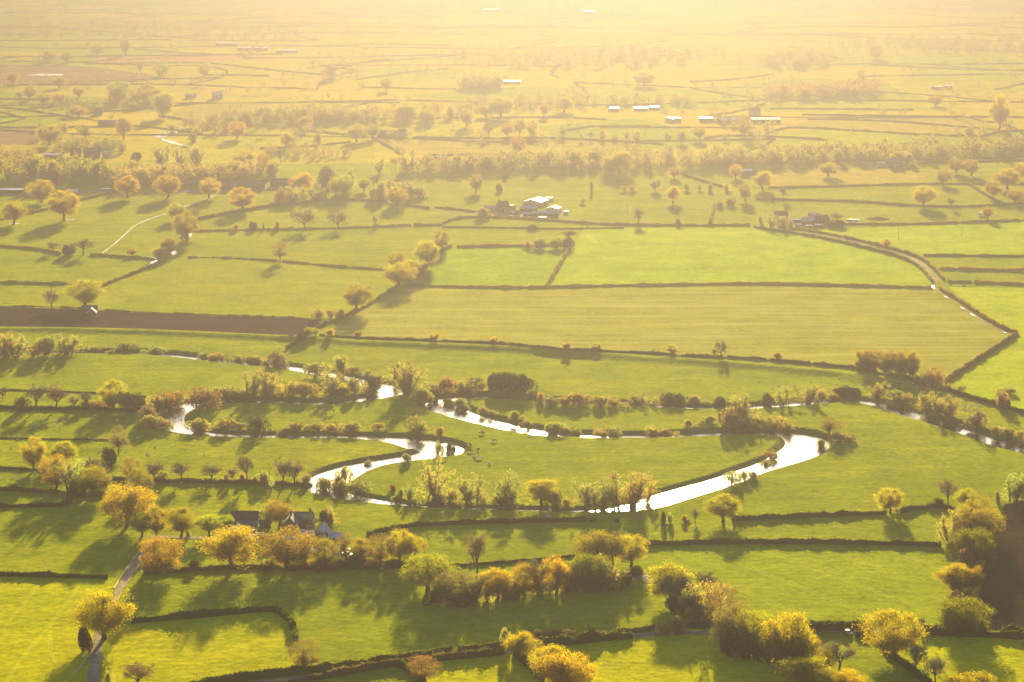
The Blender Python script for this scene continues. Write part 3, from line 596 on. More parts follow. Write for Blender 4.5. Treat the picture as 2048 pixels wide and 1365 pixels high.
g19 = 'trees in the hedge left of the river'
stand('in the hedge left of the river', g19, 'D', [('t',765,743,885,115),('B',812,818,965,165),('b',905,743,890,125),('b',1065,763,893,125),('b',1235,768,890,125),('b',1450,713,900,115),('b',1650,748,922,105),('b',1722,733,918,115),('b',1360,788,893,64),('s',1330,838,893,62),('s',1420,838,893,62),('s',1560,828,912,135),('s',960,808,888,84),('s',1790,843,918,74),('s',1500,850,905,60),('e',885,820,888,40)])
stand('in the river at the lower left bend', g13, 'D', [('s',1900,868,950,110),('s',1990,870,960,90),('s',1985,880,940,60)])
g20 = 'parkland oaks at the left'
stand('in the parkland at the left', g20, 'G', [('G',80,218,348,128),('G',245,90,218,132),('G',374,155,327,165),('G',748,66,193,122),('G',982,63,192,132),('G',1226,78,193,112),('G',1420,133,264,132),('G',1775,48,160,124)])
stand('by the wet farm track', 'trees by the wet farm track', 'G', [('B',1080,278,445,145,'big orange oak beside the wet farm track'),('Y',1030,228,325,105),('t',1110,248,320,110),('B',985,423,525,84),('G',940,483,552,84),('B',775,488,533,54),('s',1090,400,450,80)])
stand('on the hedge left of the track', 'trees on the hedge left of the track', 'G', [('b',305,438,512,66),('e',395,470,527,74),('b',485,428,527,115)])
stand('on the thin hedge', 'trees on the thin hedge', 'G', [('b',1790,243,378,135),('b',1985,258,373,115),('s',1380,348,388,42),('e',1480,335,384,46),('s',1545,343,382,24),('s',1620,328,380,42),('t',1640,453,563,94,'lone small brown tree in the middle meadow')])
stand('above the brick barn', 'trees above the brick barn', 'G', [('G',500,678,822,195,'broad golden oak behind the red brick barn'),('b',305,713,838,98)])
stand('at the end of the plough strip', 'bushes at the end of the plough strip', 'G', [('s',1855,843,898,95),('s',1940,848,898,74),('s',1992,848,888,52),('e',1765,960,1018,58),('Y',1805,953,1005,54),('Y',1845,956,1004,48),('o',1930,958,1012,52)])
g21 = 'trees of the garden wood'
stand('in the garden wood', g21, 'G', [('r',1640,138,220,95),('w',1700,128,220,115),('w',1850,118,208,115),('e',1910,38,158,84),('Y',1962,78,188,94),('Y',2022,58,188,95)])
stand('at the right of the garden wood', g21, 'H', [('w',60,18,145,84),('B',20,78,155,74),('Y',140,78,155,74),('s',290,88,166,125),('s',230,98,205,105),('s',380,98,195,175),('s',465,118,192,120),('G',335,133,238,115),('s',200,140,210,80)])
g22 = 'lone trees on the far pastures'
stand('on the far middle pasture', g22, 'H', [('B',795,58,163,78),('e',930,113,158,38),('e',970,48,83,32),('e',1470,98,162,20),('B',1845,78,153,58),('G',1950,128,224,74),('s',1660,123,158,38),('s',1705,116,158,48),('B',1955,13,78,64),('G',1640,-78,52,165),('b',1743,233,348,70),('s',1980,313,353,48),('s',1420,198,227,32),('s',845,248,308,105),('b',205,293,363,26)])
stand('in the slanting central hedge', 'trees in the slanting central hedge', 'H', [('B',598,383,494,84),('G',510,448,595,155),('B',335,513,594,94),('G',350,573,715,175),('G',418,558,668,115),('w',470,558,655,95),('s',450,618,664,125),('B',105,688,855,168,'round orange oak on the hedge left of the pale meadow')])
stand('above the green crop', 'bushes above the green crop', 'H', [('s',1095,443,480,44),('s',1165,433,484,105),('Y',1265,423,484,95),('e',1335,428,484,66),('b',1325,383,435,95),('e',1128,353,380,62)])
stand('on the far right pastures', g22, 'I', [('G',360,0,80,74),('G',520,38,148,115),('B',415,113,214,78),('b',635,118,204,50),('G',905,-12,68,108),('B',1575,28,118,94),('G',1460,123,243,120),('b',1628,188,254,56),('B',1865,93,194,90),('G',1950,28,140,145),('B',2000,148,224,95),('B',2022,0,95,66),('B',1738,-32,64,95),('B',1835,243,318,64),
 ('s',75,113,153,44),('s',150,118,153,34),('s',205,108,153,48),('s',310,108,153,48),('r',340,198,238,74),('r',265,213,248,44),('s',215,318,348,34),('s',25,318,348,48),('B',1245,438,492,54)])
stand('at the right hand farm', g22, 'I', [('w',570,288,368,95),('w',640,295,372,80),('s',690,323,372,50),('b',950,273,335,74),('e',955,323,364,95),('s',510,300,350,40)])
g23 = 'hazy trees in the distance'
stand('in the hazy left distance', g23, 'J', [('G',1390,713,813,88),('G',1685,778,863,88),('B',1860,778,863,48),('G',1790,683,753,84),('B',725,688,815,84),('G',460,503,573,74),('G',345,453,518,74),('B',175,508,583,64),('G',75,428,494,84),('b',110,538,588,34),('B',255,553,614,64),('G',345,548,608,74),('G',290,738,850,120),('G',365,720,800,80),('G',955,548,690,115),('G',865,498,605,135),('Y',700,478,600,110),('G',730,555,605,80),
 ('Y',780,598,645,64),('G',460,628,684,94),('G',1430,883,985,145),('r',1130,778,834,54),('w',1010,723,775,74),('b',1645,868,965,66),('G',1600,938,1020,84),('w',950,848,975,115),('w',1050,845,985,115),('w',1150,848,975,105),('B',500,748,805,64),('B',570,263,323,64),('G',735,228,323,64),('G',290,298,363,74),('G',390,308,368,84),('r',1940,378,464,94),('B',1190,378,444,54),('b',825,368,434,44),('w',940,363,444,90),('B',1540,900,1000,80),('e',800,893,940,55),('e',1910,980,1060,80)])
stand('in the hazy middle distance', g23, 'K', [('B',1040,798,908,84),('G',940,573,690,125),('G',740,638,740,84),('G',1195,608,684,54),('G',1310,568,655,115),('G',855,618,686,94),('G',100,728,830,115),('B',190,723,815,74),('G',510,638,725,94),('G',390,618,705,125),('B',980,718,805,64),('b',1050,698,805,64),('G',1120,708,795,74),('b',1305,743,813,44),('b',1465,768,823,38),('B',1610,793,828,34),('B',1735,768,843,48),('b',1675,773,838,40),
 ('B',1535,763,823,40),('b',1920,768,855,44),('b',2000,768,855,44),('b',870,718,813,64),('G',1780,428,505,115),('B',270,458,535,64),('s',750,935,1000,100),('s',820,905,960,80),('G',905,903,965,70),('w',230,910,1020,90),('w',400,870,1010,110),('B',350,860,920,70)])
stand('in the hazy right distance', g23, 'L', [('G',1905,568,765,115),('B',410,668,795,64),('B',150,738,823,54),('B',1730,748,803,54),('B',45,778,843,54),('G',540,718,783,54),('B',1650,928,1015,94),('G',1310,890,960,90),('s',1370,900,970,80),('B',1180,265,345,80),('B',1530,560,620,90),('B',300,790,830,44)])
# ---------------------------------------------------------------- hedges and fences
hr = np.random.RandomState(3)
def land_line(pts, step):
    """photo polyline -> evenly stepped points on the land"""
    a = np.array(pts, float)
    if len(a) > 2: a = smooth_line(a, 1)
    x, y, z = ground(a[:, 0], a[:, 1]); p = resample(np.stack([x, y], 1), step)
    return np.column_stack([p, height(p[:, 0], p[:, 1])])
def hedge(label, pts, h=2.0, w=1.8, mat='hedge', gap=0.0, group='field hedges'):
    ym = float(np.mean([p[1] for p in pts])); s = float(scale_at(ym))
    h *= .86; w *= .80
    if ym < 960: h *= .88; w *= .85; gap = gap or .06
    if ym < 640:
        h *= .92; mat = 'hedge_f'; gap = gap or .08  # far rows take the leaves with haze in their colour
    step = max(.7, 2.2 / s); p = land_line(pts, step); n = len(p)
    t = np.gradient(p[:, :2], axis=0); t /= np.linalg.norm(t, axis=1)[:, None] + 1e-9; nrm = np.stack([-t[:, 1], t[:, 0]], 1)
    base = np.array([(-.5, -.1), (-.56, .35), (-.46, .8), (-.2, .98), (.2, .98), (.46, .8), (.56, .35), (.5, -.1)])
    wig = np.interp(np.arange(n), np.arange(0, n + 8, 8), hr.normal(0, .16, len(np.arange(0, n + 8, 8))))
    hv = h * (1 + np.interp(np.arange(n), np.arange(0, n + 5, 5), hr.normal(0, .19, len(np.arange(0, n + 5, 5)))) + np.abs(hr.normal(0, .09, n)))
    if gap: hv *= np.where(np.interp(np.arange(n), np.arange(0, n + 6, 6), hr.uniform(0, 1, len(np.arange(0, n + 6, 6)))) < gap, .35, 1)
    off = base[None, :, 0] * w * (1 + hr.normal(0, .10, (n, 8))) + wig[:, None] * w * .4
    zz = base[None, :, 1] * hv[:, None] * (1 + hr.normal(0, .06, (n, 8)))
    v = np.stack([p[:, None, 0] + nrm[:, None, 0] * off, p[:, None, 1] + nrm[:, None, 1] * off, p[:, None, 2] + zz], -1)
    g = Geo(); i = np.arange(n - 1)[:, None] * 8; j = np.arange(7)[None]
    g.add(v.reshape(-1, 3), np.stack([i + j, i + j + 1, i + 8 + j + 1, i + 8 + j], -1).reshape(-1, 4))
    e = np.concatenate([v[0], v[-1]]); g.add(e, np.array([(0, 1, 6, 7), (1, 2, 5, 6), (2, 3, 4, 5), (15, 14, 9, 8), (14, 13, 10, 9), (13, 12, 11, 10)]))
    m = int(n * (24 if s > 4 else 12 if s > 2.4 else 5)); k = hr.randint(0, n, m); jj = hr.randint(1, 7, m)   # loose sprays breaking the outline
    c = v[k, jj] + hr.normal(0, .15 * min(h, 2.2), (m, 3)); c[:, :2] += t[k] * hr.uniform(-.5, .5, m)[:, None] * step
    g.leaves(c, max(.16, .55 / s) * (1 if h > 1.3 else .7), hr)
    if s > 2.4:                                        # ragged tops: shoots and self-sown bushes standing out of the line
        for q in range(hr.poisson(n * step / 13.0)):
            b0 = v[hr.randint(n), 3]; r0 = hr.uniform(.3, .75) * min(h, 2.0); mm = 60
            g.leaves(b0 + [0, 0, r0 * .35] + np.clip(hr.normal(size=(mm, 3)), -1.7, 1.7) * [r0 * .6, r0 * .6, r0 * .5], max(.13, .42 / s), hr)
    o = mesh_obj('hedge', g.mesh('hedge', LEAF[mat]))
    return tag(o, label, 'hedge', group)
H = hedge
H('trimmed hedge across the bottom left pasture', [(-200,1150),(0,1152),(110,1155),(215,1157)], 1.8)
H('curved hedge enclosing the sunny bottom left paddock', [(262,1246),(330,1240),(400,1235),(480,1227),(545,1221),(570,1233),(588,1257),(592,1285)], 2.2, 2.0)
H('long dark hedge climbing from the bottom edge to the lane gap', [(380,1378),(441,1367),(560,1352),(700,1335),(800,1321),(903,1306)], 2.4, 2.2)
H('short dark hedge right of the bottom lane gap', [(918,1308),(960,1302),(1004,1297)], 2.6, 2.2)
H('brown topped hedge along the near side of the bottom lane', [(560,1374),(680,1350),(793,1331),(871,1322),(930,1316)], 1.9, 1.8, 'hedge_b')
H('short hedge piece by the lane gap oak', [(935,1316),(1006,1309)], 2.2, 1.9)
H('hedge running down from the lane to the bottom edge', [(793,1331),(815,1340),(842,1364),(860,1390)], 1.9, 1.8)
H('tall clipped hedge right of the lane gap oak', [(1075,1298),(1165,1285),(1263,1276)], 3.2, 2.6)
H('low hedge linking the lane to the wooded bank', [(1227,1271),(1270,1265),(1312,1260)], 1.8)
H('sunken hedge from the lane gap to the two golden oaks', [(1029,1310),(1050,1328),(1085,1361)], 2.2)
H('low hedge along the paddock below the farm', [(287,1148),(360,1144),(444,1139),(533,1136)], 1.7)
H('dark hedge under the farm tree belt', [(533,1136),(640,1133),(720,1131),(822,1133)], 2.0)
H('long hedge curving right from the farm garden', [(735,1072),(790,1058),(851,1051),(988,1047),(1100,1044),(1172,1043)], 1.9)
H('short hedge stub right of the farm garden hedge', [(1178,1044),(1192,1044)], 1.7, 1.6)
H('tiny hedge stub in the gappy line below the willows', [(1230,1045),(1240,1045)], 1.5, 1.5)
H('thin ditch hedge through the field with the slim bare tree', [(895,1134),(950,1131),(1022,1126),(1090,1120),(1160,1112)], 1.0, 1.6)
H('hedge below the small golden oak at the right', [(1464,1042),(1560,1037),(1660,1033),(1772,1029)], 1.9)
H('curved hedge end near the bare twin trees', [(1802,1027),(1837,1018),(1881,1015),(1910,1024)], 2.0)
H('long straight hedge above the striped barley field', [(1288,1091),(1348,1090),(1450,1088),(1553,1087),(1680,1089),(1775,1090),(1882,1093)], 2.1, 2.0)
H('hedge right of the wooded bank behind the lane', [(1612,1254),(1660,1254),(1732,1253)], 2.2)
H('rounded green hedge in front of the lane junction', [(1616,1263),(1650,1260),(1688,1261)], 2.6, 2.8)
H('brown hedge piece beside the huge oak', [(1706,1263),(1736,1262)], 2.0, 1.8, 'hedge_b')
H('little hedge stub in front of the huge oak', [(1712,1274),(1732,1274)], 1.8, 1.8)
H('upper hedge of the pair right of the huge oak', [(1843,1259),(1910,1262),(1975,1266)], 2.0)
H('lower hedge of the pair right of the huge oak', [(1838,1269),(1920,1272),(2048,1278),(2200,1284)], 2.4, 2.1)
H('hedge below the dark ploughed field at the right edge', [(2006,1266),(2048,1267),(2200,1270)], 2.2)
H('hedge running down from the huge oak to the bottom edge', [(1768,1302),(1792,1321),(1826,1345),(1860,1372)], 2.0)
H('upper hedge of the small enclosure at the left edge', [(-150,979),(0,981),(70,985),(137,989)], 1.8)
H('lower hedge of the small enclosure at the left edge', [(-150,1016),(0,1015),(80,1014),(137,1012)], 1.6)
H('short end hedge of the small enclosure at the left edge', [(137,1011),(138,1000),(139,990)], 1.8)
H('hedge left of the lane bend oak', [(142,991),(180,990),(216,990)], 2.0)
H('thick brambly hedge under the bare trees left of the river', [(219,958),(256,962),(325,965),(420,966),(513,968),(580,971),(624,974)], 1.7, 2.4, 'hedge_b')
H('hedge under the trees above the sheep pasture', [(-150,815),(0,817),(80,819),(164,820),(275,822)], 1.8, 2.2)
H('thin wire fence line hedge below the flat meadow', [(-150,776),(0,780),(110,784),(212,788),(292,794)], .8, .9)
H('low hedge line behind the brightest yellow tree', [(-150,935),(0,938),(70,941),(95,941)], 1.2, 1.2)
H('thin grassy hedge line across the sheep pasture', [(-100,876),(60,878),(130,880),(222,881)], .6, .9)
H('dark hedge along the foot of the pale meadow', [(640,674),(680,677),(871,683),(1022,692),(1158,704),(1300,708),(1380,714),(1485,717),(1621,729),(1724,738)], 1.7, 1.8)
H('dark ditch hedge below the reddish grove', [(1717,740),(1790,753),(1861,770),(1900,782)], 2.2, 2.4)
H('dark ditch hedge below the vivid green field', [(1900,783),(1946,798),(2000,813),(2048,828),(2200,870)], 2.2, 2.6)
H('pale hedge along the right end of the pale meadow', [(1891,764),(1946,727),(2000,692),(2034,670)], 2.4, 2.4, 'hedge_b')
H('hedge on the right side of the narrow lane', [(1880,579),(1929,609),(1982,646),(2034,668)], 2.4, 2.2, 'hedge_b')
H('long hedge below the green crops', [(815,572),(919,575),(1056,577),(1141,574),(1250,572),(1348,571),(1519,568),(1690,572),(1862,577)], 1.9, 1.8)
H('hedge above the small wheat field', [(914,495),(985,493),(1056,493),(1135,491)], 2.0)
H('brown curving hedge between the two green crops', [(1139,498),(1124,522),(1110,545),(1104,557),(1093,573)], 2.4, 2.8, 'hedge_b')
H('slanting hedge with the round orange oak', [(640,652),(680,640),(724,618),(760,597),(798,573)], 2.2, 2.2)
H('slanting hedge left of the small wheat field', [(827,553),(850,533),(871,515),(886,501),(902,493)], 2.4, 2.6)
H('broken hedge below the middle meadow', [(376,516),(444,516),(547,522),(620,529),(700,536),(776,541)], 1.6, 1.5, 'hedge', .25)
H('left hedge across the parkland', [(-150,492),(0,494),(68,498),(122,509)], 2.0, 2.0)
H('hedge right of the wet farm track end', [(181,511),(240,514),(308,519)], 2.0, 2.0)
H('slanting hedge from the track to the barn oak', [(198,577),(239,558),(290,539),(318,528),(333,517)], 2.2, 2.4)
H('gappy hedge at the left behind the brick barn', [(-150,563),(0,566),(80,568),(150,569),(198,572)], 1.9, 1.6, 'hedge', .15)
H('thin hedge on the upper edge of the plough strip', [(-150,611),(0,613),(96,614),(170,617)], 1.0, 1.2, 'hedge', .4)
H('patchy low hedge on the plough strip right of the barn', [(206,620),(310,626),(430,630),(490,632),(608,636)], .9, 1.2, 'hedge', .5)
H('hedge at the right end of the plough strip', [(575,698),(600,680),(632,660),(652,648)], 2.2, 2.4)
H('thick dark hedge slanting up to the garden wood', [(393,441),(440,431),(489,423),(540,413)], 3.0, 3.6)
H('dark hedge under the garden wood', [(540,413),(600,408),(640,402),(690,401),(770,404)], 2.4, 3.0)
H('hedge with two bare trees in the left meadows', [(386,464),(500,461),(615,459),(690,457)], 1.8, 1.6)
H('clipped hedge piece left of the lane corner', [(690,457),(748,455),(822,452)], 1.8, 1.6)
H('short clipped hedge at the lane corner', [(828,452),(884,451)], 2.2, 1.9)
H('slanting hedge behind the parkland oaks', [(-60,450),(0,441),(51,430),(113,415),(171,399),(234,384)], 2.4, 2.6)
H('curved hedge rising to the centre farm', [(884,449),(900,442),(919,437),(953,435),(1000,436)], 2.0)
H('hedge along the lane right of the centre farm', [(1000,436),(1056,439),(1140,445),(1227,451),(1380,452),(1500,452)], 2.0, 2.4)
H('hedge above the bright green crop', [(885,455),(990,456),(1107,459),(1180,458),(1247,457)], 1.3, 1.4)
H('short hedge left of the centre farm', [(810,411),(835,414),(858,418)], 1.8)
H('hedge leading into the centre farm', [(871,416),(912,420),(953,425)], 2.0, 2.2)
H('upper hedge of the curving lane', [(1587,458),(1672,472),(1776,496),(1830,512),(1858,528),(1888,560)], 2.2, 2.2)
H('lower hedge of the curving lane', [(1509,455),(1540,461),(1608,470),(1724,494),(1806,516),(1842,536),(1864,564)], 2.2, 2.2)
H('upper of three short hedges right of the lane bend', [(1847,512),(1940,513),(2048,514),(2200,514)], 1.9)
H('middle of three short hedges right of the lane bend', [(1878,539),(1960,541),(2048,543),(2200,545)], 2.2, 2.2)
H('lowest left of the short hedges right of the lane bend', [(1895,565),(1943,565)], 2.2, 2.2)
H('lowest right of the short hedges right of the lane bend', [(1948,566),(2048,570),(2200,574)], 2.2, 2.2)
H('hedge right of the right hand farm', [(1660,449),(1750,450),(1854,449),(1960,445),(2048,442),(2200,436)], 2.0, 2.0)
H('hedge above the right hand farm', [(1512,399),(1587,401),(1724,404),(1827,413),(1929,415),(2048,408),(2200,400)], 2.0, 2.0)
H('hedge behind the far right oaks', [(1536,377),(1656,374),(1800,370),(1929,369),(1985,370),(2200,368)], 2.2, 2.2)
H('slanting hedge at the far right', [(1936,369),(1963,386),(1997,406)], 2.4, 2.6)
H('slanting hedge below the hazy wood', [(1355,346),(1399,362),(1444,374)], 2.2, 2.4)
H('short upright hedge below the thorn bushes', [(1428,410),(1424,428),(1419,447)], 2.4, 3.0)
FARH = [[(1200,255),(1348,256),(1430,256),(1512,257)],[(1410,278),(1457,271),(1587,276),(1656,281)],[(1533,268),(1567,257),(1608,256),(1741,264),(1861,271),(1963,274)],[(1604,230),(1758,233),(1963,235),(2200,236)],[(1615,240),(1690,240),(1792,244),(1912,254),(1997,261)],[(1963,274),(2011,261),(2200,262)],[(1539,218),(1680,219),(1826,221)],[(1844,327),(1940,325),(2048,322),(2200,318)],
 [(748,278),(770,290),(798,305)],[(827,276),(988,278),(1090,276),(1193,281),(1329,290)],[(851,312),(970,310),(1087,310)],[(984,237),(1090,235),(1213,240)],[(1138,261),(1193,252),(1300,254)],[(640,206),(720,205),(800,206)],[(724,175),(790,177),(851,179),(912,179)],[(714,160),(817,145),(895,139)],[(640,146),(680,138),(748,121),(800,121)],
 [(-100,210),(0,215),(60,222),(130,233)],[(-100,222),(0,224),(50,238)],[(48,239),(20,246),(-60,254)],[(520,298),(590,295),(650,291),(700,285)],[(598,261),(700,271)],[(318,233),(350,237),(383,242)],[(171,129),(273,127),(393,126),(450,130),(513,138),(649,151)],[(410,151),(470,151),(537,153)],[(-100,198),(0,199),(100,200)],[(-100,50),(0,52),(205,63),(290,73),(393,78)],[(-100,255),(0,256),(110,256),(230,254)],[(170,113),(330,112),(500,110),(564,109)],
 [(850,60),(960,52),(1100,54)],[(1500,60),(1640,52),(1800,56),(2000,50)],[(1740,130),(1880,138),(2000,142),(2200,140)],[(1380,165),(1470,160),(1540,150)],[(620,95),(760,88),(900,92)]]
for i, p in enumerate(FARH):
    xm = sum(q[0] for q in p) / len(p); ym = sum(q[1] for q in p) / len(p)
    H('thin hazy hedge on the distant plain, %s and %s' % (('far left', 'left', 'centre', 'right', 'far right')[min(4, max(0, int(xm / 410)))], ('near the woods', 'in thin haze', 'in deep haze', 'at the faded top')[min(3, max(0, int((330 - ym) / 80)))]), p, 2.2, 3.0, group='distant field hedges %d' % (min(4, max(0, int(xm / 410))) * 4 + min(3, max(0, int((330 - ym) / 80)))))
# ---------------------------------------------------------------- far-off woods
def wood(name, label, outline, n, h, code, seed, w=None):
    """a mass of trees too far off to tell apart, filling an outline given in the photo (base line of the crowns)"""
    rng = np.random.RandomState(seed); P = np.array(outline, float); g = Geo(); k = 0
    while k < n:
        px, py = rng.uniform(P[:, 0].min(), P[:, 0].max()), rng.uniform(P[:, 1].min(), P[:, 1].max())
        if not inside(np.array([px]), np.array([py]), outline)[0]: continue
        k += 1; x, y, z = ground(px, py); hh = h * rng.uniform(.7, 1.2); ww = hh * rng.uniform(.5, .85) if w is None else w * rng.uniform(.8, 1.2)
        base = np.array([float(x), float(y), float(z)])
        g.tube(np.array([base, base + [0, 0, hh * .4], base + [rng.normal(0, .6), 0, hh * .75]]), np.array([.02, .014, .006]) * hh, 4)
        m = 300; u = rng.normal(size=(m, 3)); u /= np.linalg.norm(u, axis=1)[:, None]; lob = 1 + .25 * np.sin(3 * np.arctan2(u[:, 1], u[:, 0]) + rng.uniform(0, 6))[:, None]
        c = base + np.array([0, 0, hh * .55]) + u * lob * rng.uniform(.55, 1.05, m)[:, None] ** .6 * np.array([ww / 2, ww / 2, hh * .45])
        g.leaves(c, .036 * hh, rng)
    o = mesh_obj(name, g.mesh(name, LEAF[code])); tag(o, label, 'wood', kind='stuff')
wood('poplar_belt', 'tall pale green belt of trees behind the parkland oaks', [(10,352),(60,348),(205,350),(225,372),(120,374),(15,368)], 80, 17, 'far_g', 1, 8)
wood('woodland', 'brown leafless wood right of the pale green belt', [(195,356),(330,352),(520,350),(560,354),(500,362),(350,373),(220,376)], 120, 13, 'far', 2)
wood('woodland', 'dense hazy wood stretching across the middle right', [(800,338),(950,330),(1200,318),(1400,318),(1600,312),(1830,300),(2048,296),(2250,290),(2250,306),(2048,310),(1830,322),(1600,333),(1380,338),(1100,345),(850,350)], 430, 13, 'far', 3)
wood('woodland', 'rounded hazy wood left of centre in the distance', [(365,258),(430,240),(520,236),(700,238),(760,248),(690,250),(540,254),(430,268)], 120, 13, 'far', 4)
wood('woodland', 'long hazy belt of trees in the middle distance', [(560,225),(680,228),(800,230),(910,222),(960,226),(880,244),(680,248),(570,242)], 110, 13, 'far', 5)
wood('woodland', 'small domed copse beside the white shed in haze', [(918,176),(940,168),(985,168),(1005,176),(980,182),(930,182)], 60, 15, 'far', 6)
wood('woodland', 'hazy wood beyond the big far farm', [(1530,190),(1600,182),(1700,176),(1760,180),(1740,196),(1620,200),(1540,200)], 110, 14, 'far', 7)
wood('woodland', 'faint wood near the top centre in deep haze', [(900,115),(1050,104),(1250,104),(1400,112),(1380,132),(1150,140),(950,132)], 150, 14, 'far', 8)
wood('woodland', 'faint wood right of top centre in deep haze', [(1500,122),(1580,110),(1660,114),(1650,136),(1560,140)], 70, 14, 'far', 9)
wood('woodland', 'hazy trees round the hamlet at the left', [(210,205),(270,190),(340,196),(350,215),(280,222),(215,218)], 60, 11, 'far', 10)
wood('woodland', 'hazy scrub below the distant brown field', [(70,212),(140,206),(200,210),(190,220),(100,220)], 45, 6, 'far', 11)
wood('woodland', 'wood round the left hamlet with white roof', [(-60,322),(40,312),(75,318),(70,334),(0,344),(-60,344)], 45, 12, 'far', 12)
wood('woodland', 'trees behind the left hamlet houses', [(95,300),(160,286),(240,296),(250,308),(170,302),(110,308)], 40, 9, 'far', 13)
wood('woodland', 'bushy strip of trees right of the left hamlet', [(480,306),(560,296),(640,300),(700,312),(640,320),(560,316)], 40, 8, 'far', 14)
wood('woodland', 'hazy tree belt above the long middle wood at centre', [(900,212),(1010,204),(1150,200),(1380,205),(1390,214),(1150,214),(950,222)], 100, 11, 'far', 15)
wood('woodland', 'faint scattered woods along the top left', [(-60,60),(120,40),(420,52),(640,70),(520,82),(250,76),(-60,78)], 120, 13, 'far', 16)
wood('woodland', 'faint scattered woods along the top right', [(1650,95),(1800,80),(2060,88),(2200,100),(2060,112),(1800,104)], 120, 13, 'far', 17)
wood('woodland', 'faint woods at the very top of the plain', [(600,12),(900,4),(1300,8),(1800,2),(2200,12),(2000,24),(1300,26),(800,26)], 150, 14, 'far', 18)
# the far patchwork: faint boundaries and their trees, past counting
rng = np.random.RandomState(77); NODE = {}
xa, ya_ = flat(0, 330); ylim = float(flat(1024, 6)[1])
for j in range(40):
    yy = float(ya_) + 60 + j * 250
    if yy > ylim: break
    for i in range(-14, 15): NODE[i, j] = (i * 230 + (j % 2) * 90 + rng.normal(0, 45), yy + rng.normal(0, 50))
hg, tg = Geo(), Geo()
def far_tree(g, x, y, hh, m):
    base = np.array([x, y, float(height(x, y, False))]); ww = hh * rng.uniform(.6, 1.05)
    g.tube(np.array([base, base + [0, 0, hh * .3], base + [0, 0, hh * .6]]), np.array([.03, .02, .01]) * hh, 4)
    u = rng.normal(size=(m, 3)); u /= np.linalg.norm(u, axis=1)[:, None]; lob = 1 + .3 * np.sin(3 * np.arctan2(u[:, 1], u[:, 0]) + rng.uniform(0, 6))[:, None]
    g.leaves(base + [0, 0, hh * .58] + u * lob * rng.uniform(.4, 1, m)[:, None] * np.array([ww / 2, ww / 2, hh * .42]), .042 * hh, rng)
for (i, j), p in NODE.items():
    for d in ((1, 0), (0, 1)):
        q = NODE.get((i + d[0], j + d[1]))
        if q is None or rng.uniform() < .40 or abs(p[0]) > .215 * p[1] + 60 and abs(q[0]) > .215 * q[1] + 60: continue
        a, b_ = np.array(p), np.array(q); t = np.linspace(0, 1, 14)[:, None]; nrm = np.array([-(b_ - a)[1], (b_ - a)[0]]) / np.hypot(*(b_ - a))
        pts = a + (b_ - a) * t + nrm * (np.sin(t * math.pi) * rng.normal(0, 14) + rng.normal(0, 2.0, (14, 1)))
        z = height(pts[:, 0], pts[:, 1], False); hh = 1.5 * np.where(rng.uniform(size=14) < .2, .4, rng.uniform(.7, 1.25, 14))
        pr = [(-1.3, -.1), (-1.2, .8), (0, 1), (1.2, .8), (1.3, -.1)]
        v = np.stack([np.column_stack([pts + nrm * ox, z + oz * hh]) for ox, oz in pr], 1).reshape(-1, 3); ii = np.arange(13)[:, None] * 5; jj = np.arange(4)[None]
        hg.add(v, np.stack([ii + jj, ii + jj + 1, ii + 5 + jj + 1, ii + 5 + jj], -1).reshape(-1, 4))
        for _ in range(rng.poisson(6.5)):
            f = rng.uniform(); x, y = a + (b_ - a) * f + nrm * (math.sin(f * math.pi) * 6 + rng.normal(0, 5)); far_tree(tg, x, y, rng.choice([4, 6, 9, 11, 13]) * rng.uniform(.8, 1.2), 110)
tag(mesh_obj('distant_hedges', hg.mesh('distant_hedges', LEAF['hedge_f'])), 'net of faint hedges dividing the far plain into small fields', 'hedges', kind='stuff')
for _ in range(200):
    py = 8 + 280 * rng.uniform(); x, y = flat(rng.uniform(-60, 2110), py); x, y = float(x), float(y)
    for _ in range(rng.randint(1, 5)): far_tree(tg, x + rng.normal(0, 14), y + rng.normal(0, 14), rng.uniform(5, 13), 110)
tag(mesh_obj('distant_trees', tg.mesh('distant_trees', LEAF['far'])), 'countless faint trees scattered over the far plain', 'trees', kind='stuff')
# ---------------------------------------------------------------- lanes, tracks, puddles
ROAD = rough_ground('worn_lane', (.17, .135, .10), (.20, .16, .115), (.13, .10, .07), bump=.2)
def glossy_mat(name, c, rough):
    m, nt, out = new_mat(name); p = N(nt, 'ShaderNodeBsdfPrincipled', in_Roughness=rough); pos = N(nt, 'ShaderNodeNewGeometry').outputs['Position']
    if rough > .5: nt.links.new(ramp(nt, noise(nt, pos, .35, 3), [(.36, (.28,) * 3), (.46, (1, 1, 1))]), p.inputs['Roughness'])
    nt.links.new(mix_col(nt, noise(nt, pos, .4, 4), tuple(.7 * v for v in c), c), p.inputs['Base Color'])
    b = N(nt, 'ShaderNodeBump', in_Strength=.4, in_Distance=.4); nt.links.new(noise(nt, pos, 1.2, 4), b.inputs['Height']); nt.links.new(b.outputs[0], p.inputs['Normal'])
    nt.links.new(p.outputs[0], out.inputs[0]); return m
WET = glossy_mat('wet_mud_track', (.24, .175, .11), .62)
